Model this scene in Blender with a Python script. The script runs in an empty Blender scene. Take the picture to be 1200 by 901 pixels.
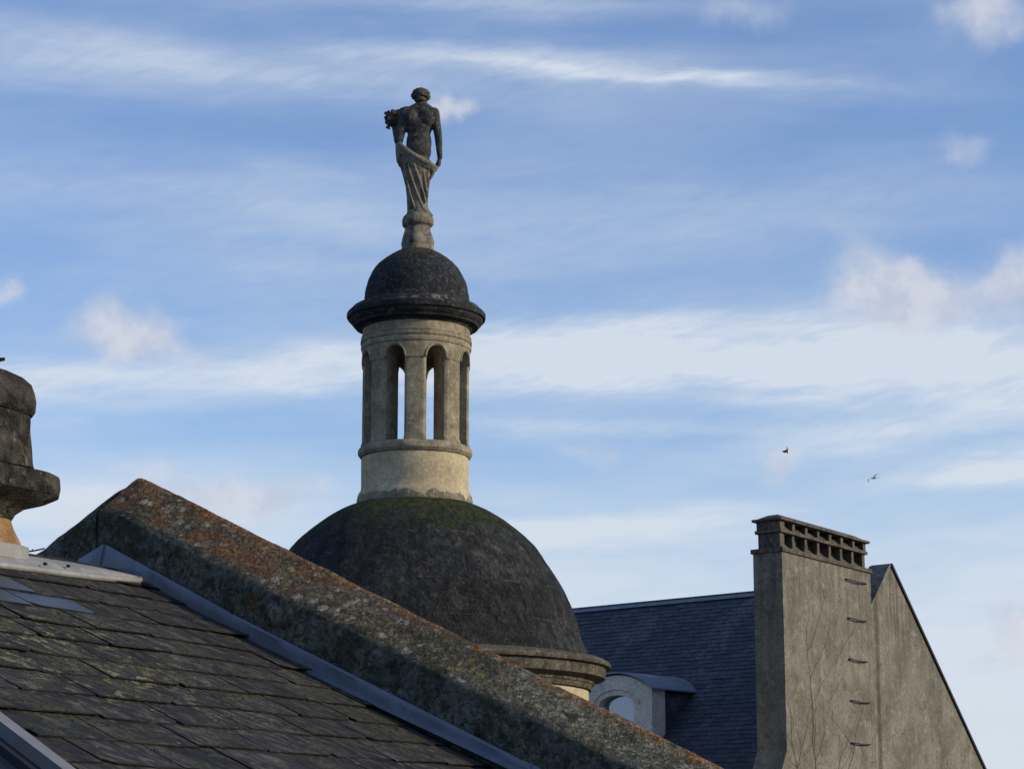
import bpy, bmesh, math, random
from math import sin, cos, tan, pi, radians, sqrt, atan2, exp
from mathutils import Vector as V, Matrix, noise as mnoise, Quaternion

random.seed(7)
C = bpy.context.scene
COL = C.collection

# ------------------------------------------------------------------ camera
H = 11.0                       # eye height above the street
PITCH = radians(12.0)
FPX = 2600.0                   # focal length in pixels of the 1200 px wide photograph
CAMP = V((0, 0, H))
cam = bpy.data.cameras.new('camera')
cam.sensor_width = 36.0
cam.lens = FPX / 1200 * 36.0
cam.clip_start = 0.05
cam.clip_end = 5000
camo = bpy.data.objects.new('camera', cam)
COL.objects.link(camo)
camo.location = CAMP
camo.rotation_euler = (radians(90) + PITCH, 0, 0)
C.camera = camo

# ------------------------------------------------------------------ light
SUN_AZ, SUN_EL = 102.0, 18.0
C.view_settings.view_transform = 'Standard'
C.view_settings.look = 'None'
C.view_settings.exposure = 0.0
C.view_settings.gamma = 1.0
C.view_settings.use_curve_mapping = False
sun = bpy.data.lights.new('sun', 'SUN')
sun.energy = 3.7
sun.angle = radians(0.8)
sun.color = (1.0, 0.83, 0.60)
suno = bpy.data.objects.new('sun', sun)
COL.objects.link(suno)
S = V((sin(radians(SUN_AZ)) * cos(radians(SUN_EL)), cos(radians(SUN_AZ)) * cos(radians(SUN_EL)), sin(radians(SUN_EL))))
suno.rotation_euler = S.to_track_quat('Z', 'Y').to_euler()
suno.location = (20, -20, 40)


class NT:
    """small helper to write node trees"""
    def __init__(self, nt):
        self.nt = nt
        nt.nodes.clear()

    def n(self, typ, _out=0, _props=None, **inp):
        nd = self.nt.nodes.new(typ)
        for k, v in (_props or {}).items():
            setattr(nd, k, v)
        for k, v in inp.items():
            k2 = int(k[1:]) if k[0] == '_' else k.replace('__', ' ')
            s = nd.inputs[k2]
            if isinstance(v, bpy.types.NodeSocket):
                self.nt.links.new(v, s)
            elif v is not None:
                if isinstance(v, (tuple, list)) and len(v) == 3 and s.type == 'RGBA':
                    v = (*v, 1)
                s.default_value = v
        return nd.outputs[_out] if _out is not None else nd

    def m(self, op, a, b=None, c=None, clamp=False):
        d = {'_0': a}
        if b is not None:
            d['_1'] = b
        if c is not None:
            d['_2'] = c
        return self.n('ShaderNodeMath', _props={'operation': op, 'use_clamp': clamp}, **d)

    def mr(self, v, a, b, c=0.0, d=1.0, smooth=True):
        return self.n('ShaderNodeMapRange', _props={'interpolation_type': 'SMOOTHSTEP' if smooth else 'LINEAR', 'clamp': True},
                      _0=v, _1=a, _2=b, _3=c, _4=d)

    def mix(self, f, a, b, blend='MIX'):
        nd = self.nt.nodes.new('ShaderNodeMix')
        nd.data_type = 'RGBA'
        nd.blend_type = blend
        for i, v in ((0, f), (6, a), (7, b)):
            s = nd.inputs[i]
            if isinstance(v, bpy.types.NodeSocket):
                self.nt.links.new(v, s)
            else:
                s.default_value = (*v, 1) if isinstance(v, (tuple, list)) and len(v) == 3 else v
        return nd.outputs[2]

    def noise(self, vec, scale, detail=4.0, rough=0.55, dist=0.0):
        return self.n('ShaderNodeTexNoise', Vector=vec, Scale=scale, Detail=detail, Roughness=rough, Distortion=dist)

    def link(self, a, b):
        self.nt.links.new(a, b)


# ------------------------------------------------------------------ sky: Nishita plus drifting cloud, laid out by compass direction
w = bpy.data.worlds.new('World')
C.world = w
w.use_nodes = True
t = NT(w.node_tree)
SKY_STRENGTH = 0.15
sky = t.n('ShaderNodeTexSky', _props={'sky_type': 'NISHITA', 'sun_disc': False, 'sun_elevation': radians(SUN_EL),
                                     'sun_rotation': radians(SUN_AZ), 'air_density': 1.0, 'dust_density': 0.6, 'ozone_density': 2.0})
d = t.n('ShaderNodeTexCoord', _out='Generated')
sep = t.n('ShaderNodeSeparateXYZ', _out=None, Vector=d)
az = t.m('MULTIPLY', t.m('ARCTAN2', sep.outputs[0], sep.outputs[1]), 180 / pi)      # degrees right of +Y
el = t.m('MULTIPLY', t.m('ARCSINE', sep.outputs[2]), 180 / pi)
# ragged edges
pv = t.n('ShaderNodeCombineXYZ', X=az, Y=el, Z=0.0)
stretch = t.n('ShaderNodeVectorMath', _props={'operation': 'MULTIPLY'}, _0=pv, _1=(0.16, 0.9, 1))
wob1 = t.m('SUBTRACT', t.noise(stretch, 1.0, 5, 0.6), 0.5)
wob2 = t.m('SUBTRACT', t.noise(pv, 0.6, 6, 0.55), 0.5)
wob3 = t.m('SUBTRACT', t.noise(t.n('ShaderNodeVectorMath', _props={'operation': 'ADD'}, _0=pv, _1=(31, 7, 3)), 0.6, 6, 0.55), 0.5)
elw = t.m('ADD', el, t.m('MULTIPLY', wob1, 1.5))
azb = t.m('ADD', az, t.m('MULTIPLY', wob2, 2.6))
elb = t.m('ADD', el, t.m('MULTIPLY', wob3, 2.0))


def AE(x, y):
    """direction (degrees) of a spot of the sky"""
    cx, cy, cz = x - 600, -(y - 450.5), FPX
    wy = cz * cos(PITCH) - cy * sin(PITCH)
    wz = cz * sin(PITCH) + cy * cos(PITCH)
    return math.degrees(atan2(cx, wy)), math.degrees(atan2(wz, sqrt(cx * cx + wy * wy)))


def gauss(a0, e0, sa, se, A, E, tilt=0.0):
    da = t.m('SUBTRACT', A, a0)
    de = t.m('SUBTRACT', E, e0)
    if tilt:
        de = t.m('SUBTRACT', de, t.m('MULTIPLY', da, tilt))
    q = t.m('ADD', t.m('POWER', t.m('ABSOLUTE', t.m('DIVIDE', da, sa)), 2.0), t.m('POWER', t.m('ABSOLUTE', t.m('DIVIDE', de, se)), 2.0))
    return t.m('EXPONENT', t.m('MULTIPLY', q, -1.0))


PX = 1 / FPX * 180 / pi
# thin fibrous texture of the high cloud
fv = t.n('ShaderNodeVectorMath', _props={'operation': 'MULTIPLY'}, _0=pv, _1=(0.25, 1.15, 1))
fib = t.noise(fv, 1.0, 7, 0.55, 0.5)
fibm = t.mr(fib, 0.28, 0.75, 0.68, 1.12)
streaks = [  # x, y, half width, half height, strength, tilt
    (150, 62, 420, 30, 0.42, -0.02), (560, 66, 190, 18, 0.55, -0.03), (800, 92, 200, 13, 0.62, -0.10),
    (350, 105, 300, 26, 0.25, -0.02), (120, 225, 420, 50, 0.26, 0.0), (560, 10, 300, 14, 0.28, 0.0),
    (900, 420, 420, 44, 0.95, -0.02), (640, 420, 260, 34, 0.55, 0.03), (1150, 440, 260, 60, 0.6, -0.03),
    (300, 440, 260, 26, 0.62, 0.05), (0, 450, 160, 40, 0.5, 0.0), (1150, 550, 130, 20, 0.75, 0.10), (700, 500, 260, 10, 0.3, -0.03),
    (700, 618, 210, 22, 0.7, 0.06), (100, 590, 230, 45, 0.55, 0.0), (1000, 515, 190, 20, 0.35, 0.12),
    (820, 260, 420, 60, 0.22, 0.02), (420, 330, 260, 60, 0.18, 0.0)]
cir = None
for x, y, sx, sy, st, tl in streaks:
    a0, e0 = AE(x, y)
    g = t.m('MULTIPLY', gauss(a0, e0, sx * PX, sy * PX, az, elw, tl), st)
    cir = g if cir is None else t.m('ADD', cir, g)
fv2 = t.n('ShaderNodeVectorMath', _props={'operation': 'MULTIPLY'}, _0=t.n('ShaderNodeVectorRotate', _props={'rotation_type': 'Z_AXIS'}, Vector=pv, Angle=radians(-14)), _1=(0.7, 3.2, 1))
fib2 = t.mr(t.noise(fv2, 1.0, 6, 0.6, 0.8), 0.30, 0.70, 0.82, 1.12)
cir = t.m('MULTIPLY', t.m('MULTIPLY', cir, fibm), fib2)
# a loose veil everywhere, and the white haze near the horizon
veil = t.mr(t.noise(t.n('ShaderNodeVectorMath', _props={'operation': 'MULTIPLY'}, _0=pv, _1=(0.10, 0.42, 1)), 1.0, 5, 0.55, 0.4), 0.34, 0.78, 0.10, 0.28)
low = t.mr(el, 3.0, 12.5, 0.92, 0.0)
low = t.m('MULTIPLY', low, t.mr(fib, 0.25, 0.7, 0.70, 1.12))
cir = t.m('ADD', t.m('ADD', cir, veil), low)
cir = t.m('MINIMUM', cir, 0.93)
puffs = [  # x, y, rx, ry, strength: low woolly cloud
    (140, 382, 62, 36, 0.80), (200, 410, 60, 26, 0.4), (1030, 335, 62, 36, 0.85), (1085, 365, 70, 36, 0.7), (1190, 335, 56, 40, 0.8), (1120, 178, 46, 30, 0.48), (1000, 280, 34, 30, 0.42),
    (300, 585, 100, 34, 0.65), (180, 560, 70, 26, 0.35), (917, 550, 26, 19, 0.62), (527, 130, 26, 17, 0.72), (1165, 15, 62, 38, 0.7), (870, 12, 70, 26, 0.45),
    (1195, 745, 45, 40, 0.8), (0, 328, 22, 22, 0.6), (680, 530, 50, 18, 0.42), (130, 620, 90, 40, 0.5)]
pf = None
for x, y, sx, sy, st in puffs:
    a0, e0 = AE(x, y)
    g = t.m('MULTIPLY', gauss(a0, e0, sx * PX, sy * PX, azb, elb), st)
    pf = g if pf is None else t.m('ADD', pf, g)
pf = t.m('MINIMUM', t.m('MULTIPLY', t.mr(pf, 0.10, 0.85), 0.85), 0.85)
skyc = t.n('ShaderNodeHueSaturation', Hue=0.5, Saturation=1.12, Value=1.0, Fac=1.0, Color=sky)
skyc = t.mix(1.0, skyc, (0.87, 0.97, 1.21), 'MULTIPLY')
skyc = t.mix(cir, skyc, (4.5, 4.95, 5.55))
pcol = t.mix(t.mr(t.noise(pv, 0.9, 5, 0.6), 0.38, 0.62), (3.6, 3.95, 4.75), (4.5, 4.6, 5.05))
skyc = t.mix(pf, skyc, pcol)
bg = t.n('ShaderNodeBackground', Color=skyc, Strength=SKY_STRENGTH)
out = t.n('ShaderNodeOutputWorld', _out=None)
t.link(bg, out.inputs[0])

# ------------------------------------------------------------------ geometry helpers
EX, EY, EZ = V((1, 0, 0)), V((0, 1, 0)), V((0, 0, 1))


def hdir(a, s=0.0):
    a, s = radians(a), radians(s)
    return V((sin(a) * cos(s), cos(a) * cos(s), sin(s)))


def ray(x, y):
    cx, cy, cz = x - 600, -(y - 450.5), FPX
    return V((cx, cz * cos(PITCH) - cy * sin(PITCH), cz * sin(PITCH) + cy * cos(PITCH))).normalized()


def hit(x, y, p0, n):
    dd = ray(x, y)
    return CAMP + dd * ((p0 - CAMP).dot(n) / dd.dot(n))


def link(name, bm, mat, parent=None, smooth=False):
    off = V((0, 0, 0))
    p = parent
    while p is not None:
        off += p.location
        p = p.parent
    if off.length:
        for v in bm.verts:
            v.co -= off
    bmesh.ops.recalc_face_normals(bm, faces=bm.faces)
    me = bpy.data.meshes.new(name)
    bm.to_mesh(me)
    bm.free()
    if smooth:
        me.polygons.foreach_set('use_smooth', [True] * len(me.polygons))
    o = bpy.data.objects.new(name, me)
    for mm in (mat if isinstance(mat, (list, tuple)) else [mat]):
        me.materials.append(mm)
    COL.objects.link(o)
    if parent is not None:
        o.parent = parent
    return o


def thing(name, loc, label, cat, group=None):
    o = bpy.data.objects.new(name, None)
    COL.objects.link(o)
    o.location = loc
    o.empty_display_size = 0.3
    tag(o, label, cat, group)
    return o


def tag(o, label, cat, group=None):
    o['label'] = label
    o['category'] = cat
    if group:
        o['group'] = group


def autosmooth(o, ang=35):
    me = o.data
    me.polygons.foreach_set('use_smooth', [True] * len(me.polygons))
    try:
        me.set_sharp_from_angle(angle=radians(ang))
    except Exception:
        pass


def prism(bm, a, b):
    """bridge two rings of points and cap them"""
    va = [bm.verts.new(p) for p in a]
    vb = [bm.verts.new(p) for p in b]
    n = len(a)
    for i in range(n):
        bm.faces.new((va[i], va[(i + 1) % n], vb[(i + 1) % n], vb[i]))
    bm.faces.new(va)
    bm.faces.new(vb[::-1])


def obox(bm, o, x, y, z):
    """box from corner o along three edge vectors"""
    prism(bm, [o, o + x, o + x + y, o + y], [o + z, o + x + z, o + x + y + z, o + y + z])


def bevel(bm, wd, seg=2):
    bmesh.ops.bevel(bm, geom=list(bm.edges), offset=wd, segments=seg, affect='EDGES', profile=0.6)


def lathe(bm, c, prof, seg=96, sup=2.0, rot=0.0, jit=0.0, cap_top=True, cap_bot=True, fr=3.0):
    rings = []
    for r, z in prof:
        ring = []
        for i in range(seg):
            a = 2 * pi * i / seg
            ca, sa = cos(a), sin(a)
            k = r if sup == 2.0 else r * (abs(ca) ** sup + abs(sa) ** sup) ** (-1 / sup)
            p = V((c.x + k * cos(a + rot), c.y + k * sin(a + rot), z))
            if jit:
                nv = mnoise.noise(V((p.x, p.y, p.z)) * fr) + 0.5 * mnoise.noise(V((p.x, p.y, p.z)) * fr * 3.1)
                dirv = V((p.x - c.x, p.y - c.y, 0))
                if dirv.length:
                    p += dirv.normalized() * nv * jit
                p.z += jit * 0.4 * mnoise.noise(V((p.y, p.x, p.z)) * fr)
            ring.append(bm.verts.new(p))
        rings.append(ring)
    for a, b in zip(rings, rings[1:]):
        for i in range(seg):
            bm.faces.new((a[i], a[(i + 1) % seg], b[(i + 1) % seg], b[i]))
    if cap_top:
        bm.faces.new(rings[-1])
    if cap_bot:
        bm.faces.new(rings[0][::-1])


def tube(bm, pts, rad, seg=8, closed_ends=True):
    n = len(pts)
    rr = rad if isinstance(rad, (list, tuple)) else [rad] * n
    rings = []
    up = None
    for i, p in enumerate(pts):
        tn = (pts[min(i + 1, n - 1)] - pts[max(i - 1, 0)]).normalized()
        if up is None:
            up = tn.orthogonal().normalized()
        up = (up - tn * up.dot(tn)).normalized()
        sd = tn.cross(up)
        rings.append([bm.verts.new(p + (up * cos(2 * pi * j / seg) + sd * sin(2 * pi * j / seg)) * rr[i]) for j in range(seg)])
    for a, b in zip(rings, rings[1:]):
        for j in range(seg):
            bm.faces.new((a[j], a[(j + 1) % seg], b[(j + 1) % seg], b[j]))
    if closed_ends:
        bm.faces.new(rings[0][::-1])
        bm.faces.new(rings[-1])


def ellipsoid(bm, c, r, rot=None, sub=2):
    M = Matrix.Translation(c) @ (rot.to_4x4() if rot else Matrix.Identity(4)) @ Matrix.Diagonal((r[0], r[1], r[2], 1))
    bmesh.ops.create_icosphere(bm, subdivisions=sub, radius=1.0, matrix=M)


def capsule(bm, a, b, ra, rb, seg=12):
    n = 6
    dirv = (b - a).normalized()
    pts, rad = [], []
    for i in range(n):
        th = pi / 2 * i / n
        pts.append(a - dirv * ra * cos(th))
        rad.append(max(ra * sin(th), ra * 0.05))
    for k in range(4):
        pts.append(a.lerp(b, k / 3))
        rad.append(ra + (rb - ra) * k / 3)
    for i in range(1, n + 1):
        th = pi / 2 * i / n
        pts.append(b + dirv * rb * sin(th))
        rad.append(max(rb * cos(th), rb * 0.05))
    tube(bm, pts, rad, seg)


# ------------------------------------------------------------------ materials
def material(name, build):
    m = bpy.data.materials.new(name)
    m.use_nodes = True
    q = NT(m.node_tree)
    col, rough, bump, kw = build(q)
    b = q.n('ShaderNodeBsdfPrincipled', _out=None)
    for k, v in (('Base Color', col), ('Roughness', rough)):
        if isinstance(v, bpy.types.NodeSocket):
            q.link(v, b.inputs[k])
        else:
            b.inputs[k].default_value = (*v, 1) if isinstance(v, tuple) else v
    for k, v in kw.items():
        b.inputs[k].default_value = v
    if bump is not None:
        hgt, dist = bump
        q.link(q.n('ShaderNodeBump', Strength=1.0, Distance=dist, Height=hgt), b.inputs['Normal'])
    o = q.n('ShaderNodeOutputMaterial', _out=None)
    q.link(b.outputs[0], o.inputs[0])
    return m


def weathered(name, dark, mid, light, scale=3.0, grain=40.0, spots=(), bumpd=0.01, rough=0.92, extra=None, streak=0.0, spec=0.2, contrast=1.0, gc=0.26):
    """stone, render or slate: three tones in clouds, fine grain, lichen patches, optional run-off streaks"""
    def build(q):
        P = q.n('ShaderNodeTexCoord', _out='Object')
        n1 = q.noise(P, scale, 7, 0.62, 0.4)
        n2 = q.noise(P, grain, 4, 0.65)
        n3 = q.noise(P, scale * 4.3, 6, 0.7, 0.25)
        f1 = q.mr(n1, 0.5 - 0.17 / contrast, 0.5 + 0.17 / contrast)
        c = q.mix(f1, dark, mid)
        c = q.mix(q.mr(n3, 0.48, 0.75), c, light)
        if streak:
            sv = q.n('ShaderNodeVectorMath', _props={'operation': 'MULTIPLY'}, _0=P, _1=(5.0, 5.0, 0.35))
            sn = q.mr(q.noise(sv, 1.6, 6, 0.65), 0.45, 0.75)
            c = q.mix(q.m('MULTIPLY', sn, streak), c, tuple(x * 0.35 for x in dark))
        g = q.mr(n2, 0.28, 0.72, 1 - gc, 1 + gc, False)
        c = q.mix(1.0, c, q.n('ShaderNodeCombineColor', Red=g, Green=g, Blue=g), 'MULTIPLY')
        h = q.m('ADD', q.m('MULTIPLY', n3, 0.8), q.m('MULTIPLY', n2, 0.35))
        for spec_ in spots:
            colr, sc, lo, hi, amt = spec_[:5]
            dv = q.n('ShaderNodeVectorMath', _props={'operation': 'ADD'}, _0=P, _1=(sc * 1.7, colr[0] * 90, sc * 0.3))
            sp = q.noise(dv, sc, 5, 0.6, 0.3)
            brk = q.mr(n2, 0.32, 0.55)
            f = q.m('MULTIPLY', q.m('MULTIPLY', q.mr(sp, lo, hi), brk), amt)
            if len(spec_) > 5 and spec_[5] is not None:
                f = q.m('MULTIPLY', f, spec_[5](q, P))
            c = q.mix(f, c, colr)
            h = q.m('ADD', h, q.m('MULTIPLY', f, 0.35))
        if extra:
            c, h = extra(q, P, c, h, n1, n2, n3)
        return c, rough, (h, bumpd), {'Specular IOR Level': spec}
    return material(name, build)


def axis_mask(axis, lo, hi, wob=0.0, wsc=3.0):
    def f(q, P):
        s = q.n('ShaderNodeSeparateXYZ', _out=axis, Vector=P)
        if wob:
            s = q.m('ADD', s, q.m('MULTIPLY', q.m('SUBTRACT', q.noise(P, wsc, 5, 0.6), 0.5), wob))
        return q.mr(s, lo, hi)
    return f


# =================================================================== THE FOREGROUND HOUSE
APEX_D = 6.0
WALL_AZ = -51.4
ROOF_P = 23.5
Uf = hdir(WALL_AZ, ROOF_P)               # up the slates
Rf = hdir(28.0)                          # along the ridge, away
Nf = Rf.cross(Uf).normalized()
if Nf.z < 0:
    Nf = -Nf
Wh = hdir(WALL_AZ)                       # along the gable wall
Wn = Wh.cross(EZ).normalized()           # across the gable wall
if Wn.dot(Rf) < 0:
    Wn = -Wn                             # away from the camera
B0 = CAMP + ray(143, 590) * APEX_D       # top edge of the wall face, at the apex
FL = hit(167, 683, B0, Wn)               # foot of the wall on the slates
CR_B = 0.145                             # the crest lies this far behind the face
Bc = B0 + Wn * CR_B


def roof_at(x, y, lift=0.0):
    return hit(x, y, FL + Nf * lift, Nf)


house = thing('slate_roofed_house', V((FL.x - 1.2, FL.y - 1.5, 0)),
              'house in the foreground with lichened slates below a mossy stone gable coping', 'house')
HOFF = house.location.copy()

ORANGE = (0.34, 0.155, 0.05)


def crest_mask(q, P):
    # along the crest of the coping: distance across the wall, measured in the thing's own axes
    v = q.n('ShaderNodeVectorMath', _props={'operation': 'SUBTRACT'}, _0=P, _1=tuple(B0 - HOFF))
    dt = q.n('ShaderNodeVectorMath', _out=1, _props={'operation': 'DOT_PRODUCT'}, _0=v, _1=tuple(Wn))
    return q.mr(q.m('ADD', dt, q.m('MULTIPLY', q.m('SUBTRACT', q.noise(P, 5, 5, 0.6), 0.5), 0.11)), 0.105, 0.155)


def upper_mask(q, P):
    v = q.n('ShaderNodeVectorMath', _props={'operation': 'SUBTRACT'}, _0=P, _1=tuple(B0 - HOFF))
    dt = q.n('ShaderNodeVectorMath', _out=1, _props={'operation': 'DOT_PRODUCT'}, _0=v, _1=tuple(Wn))
    dl = q.n('ShaderNodeVectorMath', _out=1, _props={'operation': 'DOT_PRODUCT'}, _0=v, _1=tuple(Wh))
    a = q.mr(q.m('ADD', dt, q.m('MULTIPLY', q.m('SUBTRACT', q.noise(P, 6, 5, 0.6), 0.5), 0.10)), 0.01, 0.05)
    return q.m('MULTIPLY', a, q.mr(dl, -1.05, -0.3))


def bevel_mask(q, P):
    v = q.n('ShaderNodeVectorMath', _props={'operation': 'SUBTRACT'}, _0=P, _1=tuple(B0 - HOFF))
    dt = q.n('ShaderNodeVectorMath', _out=1, _props={'operation': 'DOT_PRODUCT'}, _0=v, _1=tuple(Wn))
    return q.mr(dt, -0.004, 0.012, 0.25, 1.0)


def bevel_only(q, P):
    v = q.n('ShaderNodeVectorMath', _props={'operation': 'SUBTRACT'}, _0=P, _1=tuple(B0 - HOFF))
    dt = q.n('ShaderNodeVectorMath', _out=1, _props={'operation': 'DOT_PRODUCT'}, _0=v, _1=tuple(Wn))
    return q.mr(q.m('ADD', dt, q.m('MULTIPLY', q.m('SUBTRACT', q.noise(P, 12, 5, 0.6), 0.5), 0.05)), -0.004, 0.02)


def lower_mask(q, P):
    v = q.n('ShaderNodeVectorMath', _props={'operation': 'SUBTRACT'}, _0=P, _1=tuple(B0 - HOFF))
    dl = q.n('ShaderNodeVectorMath', _out=1, _props={'operation': 'DOT_PRODUCT'}, _0=v, _1=tuple(Wh))
    return q.m('MULTIPLY', q.mr(dl, -0.95, -1.45), bevel_mask(q, P))


def rosette(px, py, rad, colr, ring=True):
    """one round crust of lichen at a place on the wall face"""
    c0 = hit(px, py, B0, Wn) - HOFF

    def f(q, P, c):
        v = q.n('ShaderNodeVectorMath', _out=1, _props={'operation': 'DISTANCE'}, _0=P, _1=tuple(c0))
        v = q.m('ADD', v, q.m('MULTIPLY', q.m('SUBTRACT', q.noise(P, 30, 4, 0.6), 0.5), rad * 0.8))
        a = q.mr(v, rad * 1.08, rad * 0.92)
        if ring:
            a = q.m('MULTIPLY', a, q.mr(v, rad * 0.45, rad * 0.8, 0.25, 1.0))
        a = q.m('MULTIPLY', a, q.mr(q.noise(P, 70, 3, 0.6), 0.3, 0.55))
        return q.mix(q.m('MULTIPLY', a, 0.8), c, colr)
    return f


ROS = [rosette(296, 706, 0.027, (0.13, 0.09, 0.02), False), rosette(322, 719, 0.020, (0.25, 0.25, 0.21)),
       rosette(588, 860, 0.028, (0.17, 0.19, 0.15)), rosette(545, 792, 0.014, (0.30, 0.27, 0.10), False),
       rosette(632, 829, 0.016, (0.32, 0.33, 0.29)), rosette(674, 832, 0.014, (0.34, 0.35, 0.31)), rosette(690, 838, 0.013, (0.34, 0.35, 0.31))]


def coping_extra(q, P, c, h, n1, n2, n3):
    for f in ROS:
        c = f(q, P, c)
    # crusts of pale lichen: voronoi discs of many sizes
    for sc, lim, colr, amt, msk in ((22, 0.34, (0.33, 0.325, 0.26), 0.85, bevel_mask), (40, 0.32, (0.37, 0.365, 0.30), 0.8, bevel_mask), (15, 0.22, (0.27, 0.27, 0.20), 0.6, lower_mask)):
        vo = q.n('ShaderNodeTexVoronoi', Vector=P, Scale=float(sc), Randomness=1.0)
        dv = q.m('ADD', vo, q.m('MULTIPLY', q.m('SUBTRACT', q.noise(P, sc * 3.0, 4, 0.7), 0.5), 0.75))
        pick = q.mr(q.noise(P, sc * 0.35, 3, 0.6), 0.52, 0.58)
        f = q.m('MULTIPLY', q.m('MULTIPLY', q.mr(dv, lim, lim - 0.10), pick), amt)
        f = q.m('MULTIPLY', f, msk(q, P))
        c = q.mix(f, c, colr)
        h = q.m('ADD', h, q.m('MULTIPLY', f, 0.25))
    return c, h


M_COPING = weathered('lichened_stone', (0.068, 0.075, 0.066), (0.13, 0.134, 0.112), (0.20, 0.19, 0.15), scale=5.0, grain=75,
                     spots=[((0.15, 0.115, 0.068), 9, 0.30, 0.62, 0.8, bevel_only), ((0.055, 0.052, 0.040), 15, 0.50, 0.62, 0.7, bevel_only), ((0.030, 0.042, 0.016), 6, 0.48, 0.64, 0.7), ((0.26, 0.25, 0.19), 34, 0.56, 0.62, 0.8, bevel_mask), ((0.030, 0.030, 0.024), 42, 0.54, 0.62, 0.75), ((0.23, 0.24, 0.19), 19, 0.44, 0.58, 0.85, lower_mask),
                            ((0.22, 0.10, 0.035), 15, 0.44, 0.60, 0.9, upper_mask), ((0.20, 0.17, 0.06), 21, 0.56, 0.64, 0.7, bevel_only), (ORANGE, 24, 0.34, 0.54, 0.9, crest_mask)],
                     bumpd=0.024, extra=coping_extra, gc=0.55)
M_WALL = weathered('limestone_wall', (0.10, 0.09, 0.065), (0.20, 0.18, 0.13), (0.28, 0.25, 0.18), scale=2, grain=50, streak=0.4)


def zinc_build(dark, light, rough):
    def build(q):
        P = q.n('ShaderNodeTexCoord', _out='Object')
        sv = q.n('ShaderNodeVectorMath', _props={'operation': 'MULTIPLY'}, _0=P, _1=(30, 30, 3.0))
        s1 = q.noise(sv, 1.0, 5, 0.6)
        n1 = q.noise(P, 9, 6, 0.65)
        c = q.mix(q.mr(n1, 0.3, 0.7), dark, light)
        c = q.mix(q.m('MULTIPLY', q.mr(s1, 0.5, 0.72), 0.35), c, tuple(x * 1.5 for x in light))
        c = q.mix(q.m('MULTIPLY', q.mr(q.noise(P, 45, 4, 0.7), 0.58, 0.72), 0.35), c, tuple(x * 0.5 for x in dark))
        return c, rough, (q.noise(P, 14, 3), 0.004), {'Metallic': 0.25, 'Specular IOR Level': 0.4}
    return build


M_ZINC = material('zinc_sheet', zinc_build((0.12, 0.145, 0.185), (0.17, 0.20, 0.25), 0.55))
M_ZINC_PALE = material('pale_zinc', zinc_build((0.19, 0.195, 0.19), (0.27, 0.275, 0.265), 0.6))
M_DARKMETAL = material('dark_metal', lambda q: ((0.02, 0.02, 0.022), 0.6, None, {'Metallic': 0.5}))


def slate_material(name, dark, mid, light, lichen, isl=0.5, rough=0.75, spec=0.3, scale=6, grain=60, amount=1.0, bumpd=0.006, grainy=None):
    def build(q):
        P = q.n('ShaderNodeTexCoord', _out='Object')
        rnd = q.n('ShaderNodeNewGeometry', _out='Random Per Island')
        P2 = q.n('ShaderNodeVectorMath', _props={'operation': 'ADD'}, _0=P, _1=q.n('ShaderNodeCombineXYZ', X=q.m('MULTIPLY', rnd, 37.0), Y=0.0, Z=q.m('MULTIPLY', rnd, 11.0)))
        if grainy:      # the cleft of the stone runs up and down each slate
            dots = [q.n('ShaderNodeVectorMath', _out=1, _props={'operation': 'DOT_PRODUCT'}, _0=P2, _1=tuple(ax)) for ax in grainy]
            P2 = q.n('ShaderNodeCombineXYZ', X=q.m('MULTIPLY', dots[0], 0.55), Y=dots[1], Z=dots[2])
        n1 = q.noise(P2, scale, 6, 0.65, 0.5)
        n2 = q.noise(P2, grain, 5, 0.7)
        n4 = q.noise(P2, scale * 4, 6, 0.72, 0.8)
        c = q.mix(q.mr(n1, 0.32, 0.68), dark, mid)
        c = q.mix(q.mr(n4, 0.46, 0.68), c, light)
        g = q.m('MULTIPLY', q.mr(rnd, 0, 1, 1 - isl, 1 + isl, False), q.mr(n2, 0.28, 0.72, 0.60, 1.40, False))
        c = q.mix(1.0, c, q.n('ShaderNodeCombineColor', Red=g, Green=g, Blue=g), 'MULTIPLY')
        h = q.m('ADD', q.m('MULTIPLY', n4, 0.7), q.m('MULTIPLY', n2, 0.3))
        for colr, sc, lo, hi, amt, msk in lichen:
            sp = q.noise(q.n('ShaderNodeVectorMath', _props={'operation': 'ADD'}, _0=P, _1=(sc, colr[0] * 50, 0)), sc, 5, 0.62, 0.3)
            f = q.m('MULTIPLY', q.m('MULTIPLY', q.mr(sp, lo, hi), q.mr(q.noise(P, grain * 0.9, 3, 0.6), 0.35, 0.55)), amt * amount)
            if msk:
                f = q.m('MULTIPLY', f, msk(q, P))
            c = q.mix(f, c, colr)
            h = q.m('ADD', h, q.m('MULTIPLY', f, 0.6))
        return c, rough, (h, bumpd), {'Specular IOR Level': spec}
    return material(name, build)


def near_left(q, P):
    c0 = roof_at(30, 745) - HOFF
    v = q.n('ShaderNodeVectorMath', _out=1, _props={'operation': 'DISTANCE'}, _0=P, _1=tuple(c0))
    return q.mr(v, 0.75, 0.15)


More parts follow.
